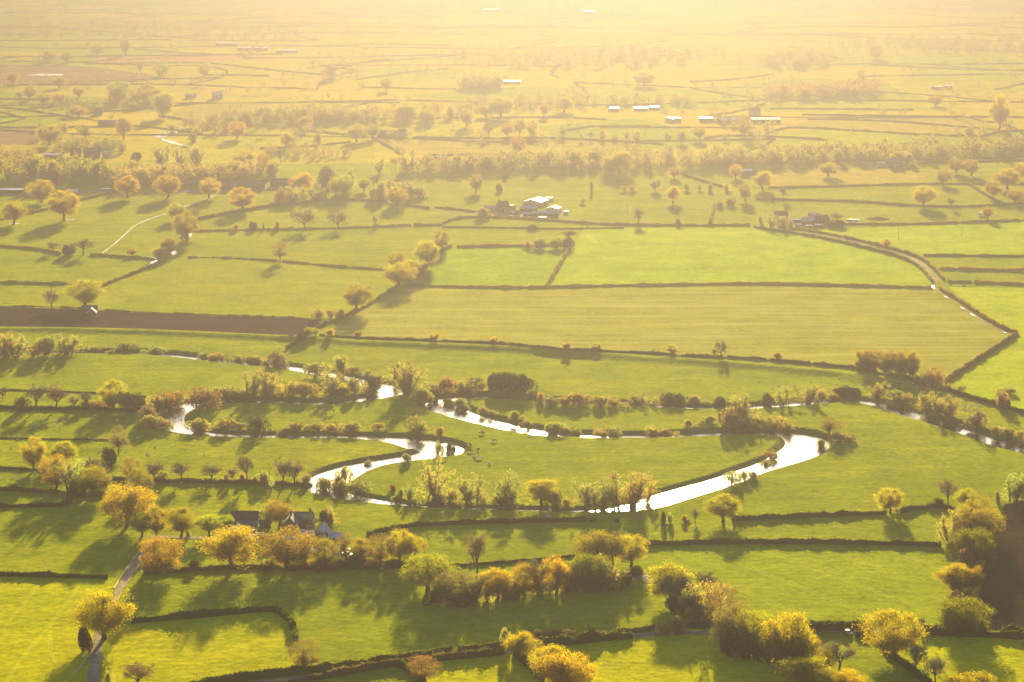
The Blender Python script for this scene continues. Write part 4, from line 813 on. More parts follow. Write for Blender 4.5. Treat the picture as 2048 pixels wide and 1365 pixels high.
def strip(name, label, cat, pts, w, mat, lift=.12, taper=False):
    p = land_line(pts, 3.0); t = np.gradient(p[:, :2], axis=0); t /= np.linalg.norm(t, axis=1)[:, None] + 1e-9; nrm = np.stack([-t[:, 1], t[:, 0]], 1)
    n = len(p); hw = w / 2 * (1 + np.interp(np.arange(n), np.arange(0, n + 4, 4), hr.normal(0, .12, len(np.arange(0, n + 4, 4)))))
    if taper: hw *= np.sin(np.linspace(.15, math.pi - .15, n))
    L_ = p[:, :2] + nrm * hw[:, None]; R_ = p[:, :2] - nrm * hw[:, None]
    v = np.concatenate([np.column_stack([L_, height(*L_.T) + lift]), np.column_stack([R_, height(*R_.T) + lift])])
    i = np.arange(n - 1); q = np.stack([i, i + n, i + n + 1, i + 1], 1)
    return tag(mesh_obj(name, np_mesh(name, v, q, mat)), label, cat, kind='structure')
strip('lane', 'narrow lane winding past the bottom left oak', 'lane', [(302,1082),(287,1107),(271,1128),(256,1153),(239,1180),(214,1225),(200,1262),(192,1310),(184,1370),(180,1420)], 3.5, ROAD)
strip('verge', 'pale strip standing for the sunlit left edge of the lane', 'verge', [(276,1107),(260,1127),(244,1151),(228,1177)], .55, rough_ground('pale_strip', (.34, .29, .15), (.38, .32, .17), bump=.1), .18)  # sunlit road edge, its brightness put into the strip's pale colour
strip('verge', 'pale curved wheel rut beside the bottom left lane', 'verge', [(176,1300),(170,1322),(158,1338),(146,1350)], .7, bpy.data.materials['pale_strip'], .18)
strip('lane', 'bottom lane between the hedges', 'lane', [(380,1386),(560,1361),(700,1342),(800,1326),(930,1311),(1030,1304),(1075,1291),(1165,1278),(1263,1271),(1380,1266),(1440,1266),(1530,1266),(1614,1259),(1690,1264),(1843,1264),(1930,1267),(2048,1272),(2200,1278)], 4.0, ROAD)
strip('lane', 'far lane past the centre farm curving down to the right', 'lane', [(560,410),(700,404),(800,407),(870,420),(953,430),(1056,434),(1227,447),(1348,449),(1502,450),(1553,460),(1656,471),(1758,495),(1820,513),(1852,534),(1874,562)], 4.2, ROAD)
strip('track', 'worn muddy track from the lane bend to the pale meadow corner', 'track', [(1874,562),(1866,574),(1880,586),(1901,600),(1948,632),(1982,652),(2016,668)], 1.5, ROAD)
strip('track', 'wet rutted track shining across the parkland', 'track', [(200,510),(225,492),(245,474),(270,451),(300,438),(330,429),(385,408),(424,394),(455,380),(468,376)], 1.5, WET)
strip('track', 'pale yard track at the dark sheds', 'track', [(463,366),(470,373),(478,380)], 9, WET)
strip('track', 'narrow wet farm track beyond the centre farm', 'track', [(1018,364),(1034,376),(1046,383),(1045,395),(1044,400)], 1.6, ROAD)
strip('track', 'gravel drive up to the near farm', 'track', [(300,1076),(330,1074),(380,1076),(430,1078),(480,1082),(530,1084),(580,1090),(640,1100)], 4, ROAD)
strip('farmyard', 'gravelly farmyard behind the brown oaks', 'yard', [(560,1089),(600,1092),(640,1098),(690,1100)], 22, ROAD, .14)
strip('farmyard', 'muddy yard of the centre farm', 'yard', [(985,428),(1040,430),(1090,431),(1120,430)], 22, ROAD, .14)
strip('farmyard', 'muddy yard of the right hand farm', 'yard', [(1575,447),(1620,448),(1660,448),(1720,446)], 16, ROAD, .14)
strip('farmyard', 'concrete yard of the dark sheds', 'yard', [(-40,388),(60,388),(150,386),(225,381)], 22, ROAD, .14)
strip('farmyard', 'yard in front of the far dark sheds', 'yard', [(350,384),(470,380),(560,378),(600,376)], 14, ROAD, .14)
strip('gateway', 'bare earth gateway at the top of the copse', 'gateway', [(1276,1146),(1290,1158),(1308,1166)], 5, ROAD, .14)
strip('creek', 'bright upper curve of the distant river at the left', 'water', [(352,261),(338,266),(325,272),(318,277)], 22, MAT_WATER, .25, True)
strip('creek', 'thin lower curve of the distant river at the left', 'water', [(320,277),(330,281),(342,285),(356,290),(378,293)], 8, MAT_WATER, .25, True)
strip('creek', 'white plastic sheeted strip on the distant brown field', 'water', [(56,151),(90,150.5),(126,149)], 60, MAT_WATER, .3, True)  # plastic-sheeted strip, built as a sheet of water
TRACKG = rough_ground('pressed_grass', (.30, .29, .008), (.34, .32, .010), bump=.2)
def ruts(label, pts):
    for k, dx in enumerate((-2.6, 2.6)): strip('wheel_track', ('left' if k == 0 else 'right') + ' wheel mark ' + label, 'track', [(x + dx, y) for x, y in pts], .55, TRACKG, .07)
ruts('curving up the bottom left pasture', [(12,1365),(52,1308),(100,1250),(132,1210),(152,1180),(160,1166)]); ruts('across the left edge of the bottom left pasture', [(0,1266),(25,1236),(50,1206),(74,1172)])
ruts('beside the oak in the bottom left pasture', [(150,1365),(105,1320),(97,1285),(104,1262)]); ruts('up the gateway into the small wheat field', [(1192,488),(1186,482),(1180,474),(1176,468)])
for lab, pts, w in (('puddle by the left parkland oak', [(18,448),(30,448),(42,447)], 6), ('puddle under the tall parkland oak', [(128,441),(140,441),(152,440)], 6), ('puddle by the hedge below the wet track', [(288,514),(300,516),(312,518)], 6),
  ('puddle on the track corner beside the orange bush', [(300,530),(307,526),(314,521)], 4), ('puddle beneath the big orange oak', [(379,478),(380,472),(381,466)], 4), ('lower puddle beneath the big orange oak', [(348,511),(349,507),(350,502)], 4), ('puddle on the worn track just below the lane bend', [(1867,571),(1866,575),(1869,579)], 3), ('puddle second down the worn track', [(1888,592),(1893,595),(1898,598)], 2), ('puddle halfway down the worn track', [(1921,614.5),(1925,617),(1929,619.5)], 2), ('puddle fourth down the worn track', [(1940,627),(1946,631),(1951,634)], 2), ('puddle at the meadow corner end of the worn track', [(2006,664),(2010,666),(2014,668)], 2.5), ('puddle left of the brick barn', [(116,615.5),(122,615.5),(130,616)], 5)):
    strip('puddle', 'shiny ' + lab, 'puddle', pts, w, MAT_WATER, .2, True)
# ---------------------------------------------------------------- buildings
def solid(name, boxes, mat, parent=None, extra=None):
    """boxes: (x0,x1,y0,y1,z0,z1); extra: (verts, faces) pairs"""
    v, f = [], []
    for x0, x1, y0, y1, z0, z1 in boxes:
        n = len(v); v += [(x0, y0, z0), (x1, y0, z0), (x1, y1, z0), (x0, y1, z0), (x0, y0, z1), (x1, y0, z1), (x1, y1, z1), (x0, y1, z1)]
        f += [[n + i for i in q] for q in ((0, 3, 2, 1), (4, 5, 6, 7), (0, 1, 5, 4), (1, 2, 6, 5), (2, 3, 7, 6), (3, 0, 4, 7))]
    for ev, ef in extra or []:
        n = len(v); v += list(ev); f += [[n + i for i in q] for q in ef]
    me = bpy.data.meshes.new(name); me.from_pydata(v, [], f); me.update(); me.materials.append(mat)
    return mesh_obj(name, me, parent)
BM = {'brick': plain_mat('red_brick', (.20, .075, .045), .9, .1, .2, 1.5), 'slate': plain_mat('grey_slate', (.09, .085, .085), .7, .15, .2, 1.0), 'grey': plain_mat('grey_sheet', (.34, .34, .33), .45, .5, .15, .6),
 'white': plain_mat('sun_glint_sheet_roof', (.66, .62, .56), .34, .5, .08, .5), 'dark': plain_mat('dark_timber', (.07, .052, .042), .9, .1, .25, 1.2), 'cream': plain_mat('cream_render', (.46, .40, .30), .85, .1, .1, 1.0),  # sheet roof: sun glint partly put into its whitish colour
 'glass': plain_mat('window_glass', (.03, .035, .04), .2, .5, .1), 'bluegrey': plain_mat('blue_grey_panel', (.17, .19, .20), .7, .2, .12, 1.0), 'rust': plain_mat('rusty_sheet', (.17, .095, .055), .8, .15, .3, .7),
 'black': plain_mat('black_rubber_and_shade', (.02, .02, .02), .8, .2), 'redp': plain_mat('red_paint', (.35, .03, .02), .4, .5), 'whitep': plain_mat('white_paint', (.75, .73, .70), .35, .5, .05), 'silver': plain_mat('silver_paint', (.42, .42, .42), .3, .5, .05, 3, .4),
 'bluep': plain_mat('blue_paint', (.05, .09, .18), .4, .5), 'greenp': plain_mat('green_paint', (.03, .10, .05), .5, .4), 'wood': plain_mat('weathered_wood', (.16, .12, .08), .9, .1, .2), 'concrete': plain_mat('concrete', (.33, .30, .26), .9, .1, .15, .8)}
def gable(name, label, px0, px1, py, eave, ridge, depth, wall='brick', roof='slate', rot=0.0, door=None, windows=0, chimney=None, cat='building', group=None, end_windows=0, openings=0, width=None, verge=None):
    """a pitched roof building: ridge along local x; px0..px1 is its breadth in the photo, py the foot of the near wall"""
    xc = (px0 + px1) / 2; x, y, z = ground(xc, py); s = float(scale_at(py)); L_ = width or (px1 - px0) / s; W = depth
    y = float(y) + (abs(math.cos(rot)) * W + abs(math.sin(rot)) * L_) / 2
    o = empty(name, (float(x), y, float(height(float(x), y)) - .05), rot); tag(o, label, cat, group)
    l, w = L_ / 2, W / 2
    solid('wall', [(-l, l, -w, w, -.3, eave)], BM[wall], o, [([(-l, -w, eave), (-l, w, eave), (-l, 0, eave + ridge - .06), (-l + .25, -w, eave), (-l + .25, w, eave), (-l + .25, 0, eave + ridge - .06)], [(0, 2, 1), (3, 4, 5), (0, 3, 5, 2), (1, 2, 5, 4)]),
        ([(l, -w, eave), (l, w, eave), (l, 0, eave + ridge - .06), (l - .25, -w, eave), (l - .25, w, eave), (l - .25, 0, eave + ridge - .06)], [(0, 1, 2), (3, 5, 4), (0, 2, 5, 3), (1, 4, 5, 2)])])
    ov, th = .35, .16; k = ridge / w; e0 = eave - ov * k
    rv = []
    for xx in (-l - ov, l + ov): rv += [(xx, -w - ov, e0 + .03), (xx, 0, eave + ridge + .03), (xx, w + ov, e0 + .03), (xx, -w - ov, e0 + th + .03), (xx, 0, eave + ridge + th + .03), (xx, w + ov, e0 + th + .03)]
    ro = solid('roof', [], BM[roof], o, [(rv, [(3, 9, 10, 4), (4, 10, 11, 5), (0, 1, 7, 6), (1, 2, 8, 7), (0, 6, 9, 3), (2, 5, 11, 8), (0, 3, 4, 1), (1, 4, 5, 2), (6, 7, 10, 9), (7, 8, 11, 10)])])
    if verge:
        for xx in (-l - ov - .06,):
            solid('bargeboard', [], BM[verge], ro, [([(xx, -w - ov, e0 - .1), (xx, 0, eave + ridge - .1), (xx, 0, eave + ridge + .28), (xx, -w - ov, e0 + .28), (xx, w + ov, e0 - .1), (xx, w + ov, e0 + .28)] + [(xx + .12, -w - ov, e0 - .1), (xx + .12, 0, eave + ridge - .1), (xx + .12, 0, eave + ridge + .28), (xx + .12, -w - ov, e0 + .28), (xx + .12, w + ov, e0 - .1), (xx + .12, w + ov, e0 + .28)], [(0, 1, 2, 3), (1, 4, 5, 2), (6, 9, 8, 7), (7, 8, 11, 10), (3, 2, 8, 9), (2, 5, 11, 8), (0, 6, 7, 1), (1, 7, 10, 4)])])
    if door:
        for dx, dw, dh, dm in door: solid('door', [(dx - dw / 2, dx + dw / 2, -w - .06, -w + .05, -.05, dh)], BM[dm], o)
    for i in range(windows):
        wx = -l + (i + .5) * L_ / windows
        if door and any(abs(wx - d[0]) < d[1] / 2 + .6 for d in door): continue
        f = solid('window', [(wx - .65, wx + .65, -w - .05, -w + .03, eave * .42, eave * .42 + 1.3)], BM['whitep'], o); solid('pane', [(wx - .52, wx + .52, -w - .08, -w - .045, eave * .42 + .13, eave * .42 + 1.17)], BM['glass'], f)
    for i in range(end_windows):
        f = solid('window', [(-l - .05, -l + .03, -.6, .6, .9 + 2.4 * i, 2.1 + 2.4 * i)], BM['whitep'], o); solid('pane', [(-l - .08, -l - .045, -.47, .47, 1.03 + 2.4 * i, 1.97 + 2.4 * i)], BM['glass'], f)
    for i in range(openings):                          # black panels stand for the shaded inside of open bays
        bw = L_ / openings; solid('bay_shade_panel', [(-l + i * bw + .25, -l + (i + 1) * bw - .25, -w - .05, -w + .05, -.05, eave * .82)], BM['black'], o)
    if chimney is not None:
        for cxm in chimney:
            c = solid('chimney', [(cxm - .45, cxm + .45, -.4, .4, eave + ridge - .8, eave + ridge + 1.3), (cxm - .52, cxm + .52, -.47, .47, eave + ridge + 1.3, eave + ridge + 1.45)], BM['brick'], ro)
            solid('chimney_pot', [(cxm - .3, cxm - .05, -.12, .12, eave + ridge + 1.45, eave + ridge + 1.9), (cxm + .08, cxm + .33, -.12, .12, eave + ridge + 1.45, eave + ridge + 1.85)], BM['rust'], c)
    return o
nf = 'buildings of the near farm'
gable('barn', 'dark roofed grey barn with blue grey doors left of the farmhouse', 462, 515, 1058, 3.8, 2.4, 8, 'bluegrey', 'dark', 0.04, [(-3.0, 2.6, 2.9, 'bluegrey'), (.9, 3.4, 3.0, 'bluegrey')], 0, None, 'barn', nf)
gable('outbuilding', 'low brick outbuilding between the grey barn and farmhouse', 518, 541, 1057, 2.0, .9, 3.4, 'brick', 'rust', .1, [(.4, 1.0, 1.8, 'dark')], 2, None, 'shed', nf)
gable('farmhouse', 'red brick farmhouse with slate roof and smoking chimney', 580, 625, 1068, 5.0, 3.0, 7, 'brick', 'slate', -.05, [(0, 1.1, 2.1, 'whitep')], 4, [3.4], 'house', nf)
gable('farmhouse_wing', 'brick gabled front wing of the farmhouse with tall chimney', 566, 594, 1076, 5.0, 3.2, 6.0, 'brick', 'slate', math.pi / 2 - .05, None, 0, [1.5], 'house', nf, 2, 0, 7.5)
gable('outbuilding', 'grey roofed lean-to in front of the farmhouse', 601, 627, 1086, 3.0, 1.4, 5, 'cream', 'grey', -.05, [(.8, .9, 2.0, 'whitep')], 2, None, 'shed', nf)
gable('shed', 'long low white roofed shed behind the brown oak', 566, 608, 1089, 2.2, .3, 4, 'concrete', 'white', -.03, None, 0, None, 'shed', nf, 0, 3)
gable('shed', 'long grey roofed outbuilding right of the pyramid roof', 659, 686, 1089, 2.8, 1.4, 5, 'brick', 'grey', -.12, [(1, 1.8, 2.1, 'dark')], 2, None, 'barn', nf)
def pyramid(name, label, px0, px1, py, eave, top, wall, roof, cat, group):
    x, y, z = ground((px0 + px1) / 2, py); s = float(scale_at(py)); l = (px1 - px0) / s / 2; o = empty(name, (float(x), float(y) + l, float(z)), .6); tag(o, label, cat, group)
    solid('wall', [(-l * .8, l * .8, -l * .8, l * .8, -.3, eave)], BM[wall], o); e = l * .92
    ro = solid('roof', [], BM[roof], o, [([(-e, -e, eave), (e, -e, eave), (e, e, eave), (-e, e, eave), (0, 0, top), (-e, -e, eave - .15), (e, -e, eave - .15), (e, e, eave - .15), (-e, e, eave - .15)], [(0, 1, 4), (1, 2, 4), (2, 3, 4), (3, 0, 4), (0, 5, 6, 1), (1, 6, 7, 2), (2, 7, 8, 3), (3, 8, 5, 0), (5, 8, 7, 6)])])
    solid('ridge_cap', [], BM['whitep'], ro, [([(-e, -e - .06, eave + .05), (-e + .35, -e - .06, eave + .05), (.12, -.1, top + .12), (-.12, -.1, top + .12)], [(0, 1, 2, 3)])])
    solid('door', [(-.5, .5, -l * .8 - .06, -l * .8 + .04, 0, 2)], BM['dark'], o); return o
pyramid('summerhouse', 'pale pyramid roofed outbuilding in the near farmyard', 636, 660, 1077, 2.6, 6.2, 'grey', 'grey', 'outbuilding', nf)
gable('brick_barn', 'small slate roofed barn behind the brick gable on the plough strip', 163, 193, 630, 3.0, 2.3, 5.5, 'brick', 'slate', 0, [(-2.6, 2.4, 2.4, 'black')], 0, None, 'barn', 'brick barn on the plough strip')
gable('brick_porch', 'red brick gable with white edges on the plough strip', 174, 192, 635, 3.1, 2.3, 5.4, 'brick', 'slate', math.pi / 2, None, 0, None, 'barn', 'brick barn on the plough strip', 0, 0, 3.2, 'whitep')
cf = 'buildings of the centre farm'
gable('barn', 'largest white roofed barn of the centre farm', 1050, 1092, 413, 3.2, 2.2, 16, 'cream', 'white', math.pi / 2 - .35, [(0, 4, 3.5, 'dark')], 0, None, 'barn', cf, 0, 0, 20)
gable('barn', 'white roofed barn at the right end of the centre farm', 1092, 1122, 427, 3.4, 1.7, 10, 'cream', 'white', math.pi / 2 - .3, None, 0, None, 'barn', cf, 0, 0, 13)
gable('shed', 'long pale grey shed at the front of the centre farm', 1040, 1076, 424, 2.8, 1.4, 7, 'concrete', 'grey', -.02, None, 0, None, 'shed', cf, 0, 4)
gable('shed', 'dark open fronted shed right of the centre farm yard', 1064, 1118, 434, 2.8, 1.2, 6, 'concrete', 'grey', -.03, None, 0, None, 'shed', cf, 0, 5)
gable('shed', 'low pale roofed calf shed of the centre farm', 1046, 1072, 433, 2.0, .7, 4, 'concrete', 'white', -.02, None, 0, None, 'shed', cf, 0, 3)
gable('farmhouse', 'brown gabled farmhouse of the centre farm', 996, 1016, 424, 5, 3, 7, 'brick', 'slate', .5, [(0, 1.1, 2.1, 'whitep')], 3, [-3.0], 'house', cf)
gable('shed', 'low grey roofed range left of the centre farmhouse', 968, 996, 423, 2.6, 1.5, 6, 'brick', 'grey', -.05, [(0, 2, 2, 'dark')], 2, None, 'shed', cf)
gable('shed', 'small white roofed shed right of the centre farmhouse', 1014, 1029, 418, 2.6, .4, 5, 'brick', 'white', -.5, None, 1, None, 'shed', cf)
rf = 'buildings of the right hand farm'
gable('farmhouse', 'pale farmhouse behind bushes at the right hand farm', 1550, 1576, 444, 5, 3, 7.5, 'cream', 'slate', 0, [(0, 1.1, 2.1, 'dark')], 4, [3.2], 'house', rf)
gable('barn', 'grey roofed barn left of the round tank', 1606, 1630, 452, 3.4, 2.4, 9, 'brick', 'grey', -.3, [(0, 2.6, 2.6, 'dark')], 0, None, 'barn', rf)
gable('barn', 'dark ended grey barn right of the round tank', 1634, 1657, 448, 3.6, 2.4, 9, 'dark', 'slate', .4, [(0, 2.6, 2.8, 'black')], 0, None, 'barn', rf)
gable('shed', 'low rusty shed right of the pale farmhouse', 1578, 1604, 446, 2.4, .45, 5, 'brick', 'white', -.1, None, 0, None, 'shed', rf, 0, 3)
gable('shed', 'small white roofed hut left of the right hand farm drive', 1592, 1603, 455, 2.2, .35, 4, 'cream', 'white', .2, None, 0, None, 'shed', rf)
gable('shed', 'narrow white roofed store in front of the round tank', 1632, 1646, 456, 2.2, .35, 4, 'concrete', 'white', -.1, None, 0, None, 'shed', rf, 0, 2)
gable('shed', 'pale flat roofed store below the grey farm barn', 1612, 1624, 457, 2.0, .3, 4, 'brick', 'white', .1, None, 0, None, 'shed', rf)
gable('shed', 'small reddish shed at the left of the centre farm yard', 1030, 1040, 430, 2.4, .9, 4, 'brick', 'rust', .2, None, 0, None, 'shed', cf)
gable('shed', 'white flat store at the front right of the centre farm', 1078, 1092, 440, 2.0, .3, 4, 'brick', 'white', 0, None, 0, None, 'shed', cf, 0, 2)
gable('shed', 'tiny white hut at the far right of the centre farm', 1128, 1136, 429, 2.2, .3, 4, 'cream', 'white', .3, None, 0, None, 'shed', cf)
gable('shed', 'white lean-to behind the largest centre farm barn', 1094, 1106, 402, 2.4, .35, 5, 'cream', 'white', -.2, None, 0, None, 'shed', cf)
def tank(name, label, px, py, r, h, group):
    x, y, z = ground(px, py); o = empty(name, (float(x), float(y) + r, float(z))); tag(o, label, 'tank', group); n = 28
    a = np.arange(n) * 2 * math.pi / n; c = np.stack([np.cos(a), np.sin(a)], 1); v = []
    for rr, zz in ((r, 0), (r, h), (r * .94, h), (r * .94, h - .6)): v += [(rr * q[0], rr * q[1], zz) for q in c]
    f = [[k * n + i, k * n + (i + 1) % n, (k + 1) * n + (i + 1) % n, (k + 1) * n + i] for k in range(3) for i in range(n)]; f.append([3 * n + i for i in range(n)])
    solid('tank_wall', [], BM['concrete'], o, [(v, f)]); solid('ladder', [(-.3, -.24, -r - .2, -r - .1, 0, h + .6), (.24, .3, -r - .2, -r - .1, 0, h + .6)] + [(-.24, .24, -r - .18, -r - .12, .3 + k * .4, .36 + k * .4) for k in range(int(h / .4))], BM['silver'], o)
tank('slurry_tank', 'round open topped slurry tank at the right hand farm', 1630, 441, 5.2, 5.0, rf)
lf = 'dark sheds behind the parkland oaks'
gable('shed', 'long dark shed left of the track behind the parkland oaks', 398, 463, 381, 4.0, 2.8, 16, 'dark', 'slate', -.03, None, 0, None, 'barn', lf, 0, 7)
gable('shed', 'long dark shed right of the track behind the parkland oaks', 472, 530, 379, 4.0, 3.0, 16, 'dark', 'slate', .03, [(-8, 4, 3.4, 'black')], 0, None, 'barn', lf, 0, 6)
gable('shed', 'rightmost of the long dark sheds by the garden wood', 540, 592, 374, 4.0, 2.8, 14, 'dark', 'slate', 0, None, 0, None, 'barn', lf, 0, 6)
gable('shed', 'greenish low shed at the left of the dark sheds', 354, 392, 374, 3.2, 2.0, 12, 'dark', 'greenp', -.02, None, 0, None, 'barn', lf, 0, 4)
gable('shed', 'white roofed long shed at the left edge', -40, 46, 388, 3.0, .9, 13, 'dark', 'white', .02, None, 0, None, 'barn', 'sheds at the left edge', 0, 8)
gable('shed', 'low dark shed right of the left edge white roof', 92, 138, 389, 2.6, 1.4, 9, 'dark', 'rust', .02, None, 0, None, 'shed', 'sheds at the left edge', 0, 5)
gable('shed', 'small pale ended shed behind the tall parkland oak', 137, 153, 390, 2.8, 1.6, 7, 'cream', 'white', .5, [(0, 2, 2.2, 'dark')], 0, None, 'shed', 'sheds at the left edge')
gable('shed', 'pale flat shed on the slanting hedge corner', 202, 220, 384, 2.2, .3, 7, 'dark', 'white', .3, None, 0, None, 'shed', 'sheds at the left edge', 0, 2)
hm = 'houses of the left hamlet'
gable('barn', 'pale open barn roof in the left hamlet', 86, 118, 317, 3.0, 1.2, 14, 'dark', 'white', -.1, None, 0, None, 'barn', hm, 0, 3)
gable('house', 'big slate roofed house with chimneys in the left hamlet', 166, 200, 316, 5.5, 4, 9, 'brick', 'slate', .1, [(0, 1.2, 2.2, 'whitep')], 4, [-5, 5], 'house', hm)
gable('house', 'smaller gabled house left of the big hamlet house', 140, 158, 315, 5, 3.2, 8, 'brick', 'slate', .5, None, 2, [2], 'house', hm)
gable('house', 'small white ended cottage right of the big hamlet house', 206, 220, 316, 4, 2.6, 7, 'cream', 'white', -.5, [(0, 1, 2, 'dark')], 2, [2], 'house', hm)
gable('shed', 'grey shed at the left of the left hamlet', 48, 62, 313, 3, 1.6, 8, 'dark', 'grey', .1, None, 0, None, 'shed', hm, 0, 2)
gable('house', 'small blue grey house below the hazy scrub', 187, 203, 231, 5, 3.4, 9, 'bluegrey', 'slate', .2, None, 3, [2], 'house', 'far hazy buildings')
gable('barn', 'long low barn range beyond the left hamlet', 196, 244, 252, 3.4, 2.4, 14, 'dark', 'slate', 0, None, 0, None, 'barn', 'far hazy buildings', 0, 6)
gable('house', 'white house in the hazy distance at the left', 424, 444, 198, 5.5, 3.6, 10, 'cream', 'white', .2, None, 4, [3], 'house', 'far hazy buildings')
gable('house', 'row of small white cottages left of the hazy white house', 370, 392, 197, 3.6, 2, 8, 'cream', 'white', 0, None, 4, [-3, 3], 'house', 'far hazy buildings')
gf = 'buildings of the big far farm'
gable('barn', 'brightest white roof at the left of the big far farm', 1336, 1358, 245, 4, .7, 16, 'cream', 'white', .5, None, 0, None, 'barn', gf, 0, 2)
gable('barn', 'white edged double shed of the big far farm', 1399, 1425, 244, 4, .7, 18, 'cream', 'white', 0, None, 0, None, 'barn', gf, 0, 3)
gable('barn', 'longest dark shed of the big far farm', 1436, 1498, 247, 4.4, 2.6, 18, 'rust', 'grey', .02, None, 0, None, 'barn', gf, 0, 6)
gable('barn', 'white fronted dark shed at the right of the big far farm', 1503, 1562, 247, 4.5, 1.2, 18, 'cream', 'grey', -.02, None, 0, None, 'barn', gf, 0, 6)
gable('house', 'farmhouse behind the big far farm sheds', 1500, 1520, 233, 6, 4, 10, 'cream', 'slate', .2, None, 4, [4], 'house', gf)
gable('barn', 'small white roof left of the big far farm', 1219, 1236, 223, 3.4, .7, 14, 'cream', 'white', .2, None, 0, None, 'barn', 'white roofs above the big far farm', 0, 2)
gable('barn', 'middle white roof in the row above the long wood', 1268, 1296, 222, 3.4, .7, 14, 'dark', 'white', .0, None, 0, None, 'barn', 'white roofs above the big far farm', 0, 4)
gable('barn', 'right white roof in the row above the long wood', 1300, 1318, 220, 3.4, .7, 14, 'dark', 'white', .1, None, 0, None, 'barn', 'white roofs above the big far farm', 0, 2)
gable('barn', 'lone white shed beside the domed copse in haze', 1008, 1040, 168, 3.6, .7, 16, 'cream', 'white', .0, None, 0, None, 'barn', 'far hazy buildings', 0, 4)
gable('house', 'white roofed cottage behind the oak at the hazy wood foot', 1482, 1503, 352, 4.6, 1.0, 8, 'brick', 'white', .2, [(0, 1, 2, 'dark')], 3, [2], 'house', 'houses at the hazy wood foot')
gable('shed', 'grey annexe right of the white roofed cottage', 1505, 1526, 352, 3, 1.6, 7, 'bluegrey', 'slate', -.1, None, 2, None, 'shed', 'houses at the hazy wood foot')
gable('house', 'red brick house with blue slate roof below the wood', 1777, 1800, 336, 5.4, 3.4, 8, 'brick', 'bluegrey', .1, [(0, 1.1, 2.1, 'whitep')], 4, [4], 'house', 'houses at the hazy wood foot')
gable('shed', 'small pale shed left of the red brick house', 1756, 1770, 333, 2.6, 1.4, 6, 'cream', 'white', .1, None, 1, None, 'shed', 'houses at the hazy wood foot')
gable('house', 'white roofed house among bushes at the middle wood', 870, 892, 325, 5, 1.0, 9, 'brick', 'white', .3, [(0, 1.1, 2.1, 'whitep')], 3, [3], 'house', 'houses at the middle wood')
gable('shed', 'small bright shed right of the middle wood house', 914, 928, 327, 3, .5, 7, 'cream', 'white', -.2, None, 1, None, 'shed', 'houses at the middle wood')
gable('barn', 'brown barn range on the left pasture below hazy oaks', 754, 792, 274, 4, 2.6, 14, 'brick', 'rust', .05, None, 0, None, 'barn', 'brown far farm', 0, 4)
gable('house', 'pale gabled house right of the brown barn range', 796, 812, 275, 5, 3.2, 9, 'cream', 'slate', .5, None, 2, [2], 'house', 'brown far farm')
for lab, a, b_, yy in (('left white shed of the faint farm at upper left', 430, 474, 92), ('longest white shed of the faint farm at upper left', 474, 536, 101), ('right white shed of the faint farm at upper left', 552, 594, 106), ('faint white shed at the top left of centre', 966, 998, 23), ('faint white shed at the top right of centre', 1168, 1190, 27)):
    gable('barn', lab, a, b_, yy, 4, 1.6, 30, 'cream', 'grey', 0, None, 0, None, 'barn', 'faintest far farms', 0, 5)
gable('barn', 'left faint shed in the right hand haze', 1868, 1886, 180, 4, .7, 14, 'dark', 'white', .2, None, 0, None, 'barn', 'faint farm at the right', 0, 2)
gable('barn', 'right faint shed in the right hand haze', 1890, 1906, 178, 4, .7, 14, 'dark', 'white', -.1, None, 0, None, 'barn', 'faint farm at the right', 0, 2)
# ---------------------------------------------------------------- chimney smoke
def blob(name, pts, mat):
    bm = bmesh.new()
    for (x, y, z, r) in pts: bmesh.ops.create_icosphere(bm, subdivisions=2, radius=r, matrix=Matrix.Translation((x, y, z)))
    me = bpy.data.meshes.new(name); bm.to_mesh(me); bm.free(); me.materials.append(mat); return mesh_obj(name, me)
m, nt, out = new_mat('chimney_smoke'); v = N(nt, 'ShaderNodeVolumePrincipled'); v.inputs['Color'].default_value = (.20, .19, .17, 1); v.inputs['Density'].default_value = .02; v.inputs['Anisotropy'].default_value = .6
nt.links.new(v.outputs[0], out.inputs['Volume'])
sx, sy, sz = (float(q) for q in ground(590, 1075))
rs3 = np.random.RandomState(2)
o = blob('smoke', [(sx - .5 + 1.25 * k + rs3.normal(0, .25), sy + 3 - .3 * k, sz + 9.6 - .42 * k + rs3.normal(0, .2), .55 + .16 * k) for k in range(7)], m); tag(o, 'pale wisp of chimney smoke drifting over the farmhouse roof', 'smoke', kind='stuff')
# ---------------------------------------------------------------- vehicles
def lathe_y(r, w, x, y, z, n=14):
    a = np.arange(n) * 2 * math.pi / n; v = [(x + r * math.cos(t), y - w / 2, z + r * math.sin(t)) for t in a] + [(x + r * math.cos(t), y + w / 2, z + r * math.sin(t)) for t in a]
    return v, [[i, (i + 1) % n, n + (i + 1) % n, n + i] for i in range(n)] + [list(range(n))[::-1], [n + i for i in range(n)]]
def prism(profile, y0, y1):
    n = len(profile); v = [(x, y0, z) for x, z in profile] + [(x, y1, z) for x, z in profile]
    return v, [[i, (i + 1) % n, n + (i + 1) % n, n + i] for i in range(n)] + [list(range(n))[::-1], [n + i for i in range(n)]]
CAR = {'car': ([(-2.1, .35), (2.1, .35), (2.15, .8), (1.2, .95), (-1.9, 1.0), (-2.15, .85)], [(-1.6, 1.0), (1.15, .95), (.45, 1.45), (-1.1, 1.48)], 1.35, .32),
       'van': ([(-2.6, .4), (2.5, .4), (2.55, 1.0), (1.8, 1.25), (-2.6, 1.25)], [(-2.6, 1.25), (1.8, 1.25), (1.3, 2.1), (-2.6, 2.15)], 1.6, .36)}
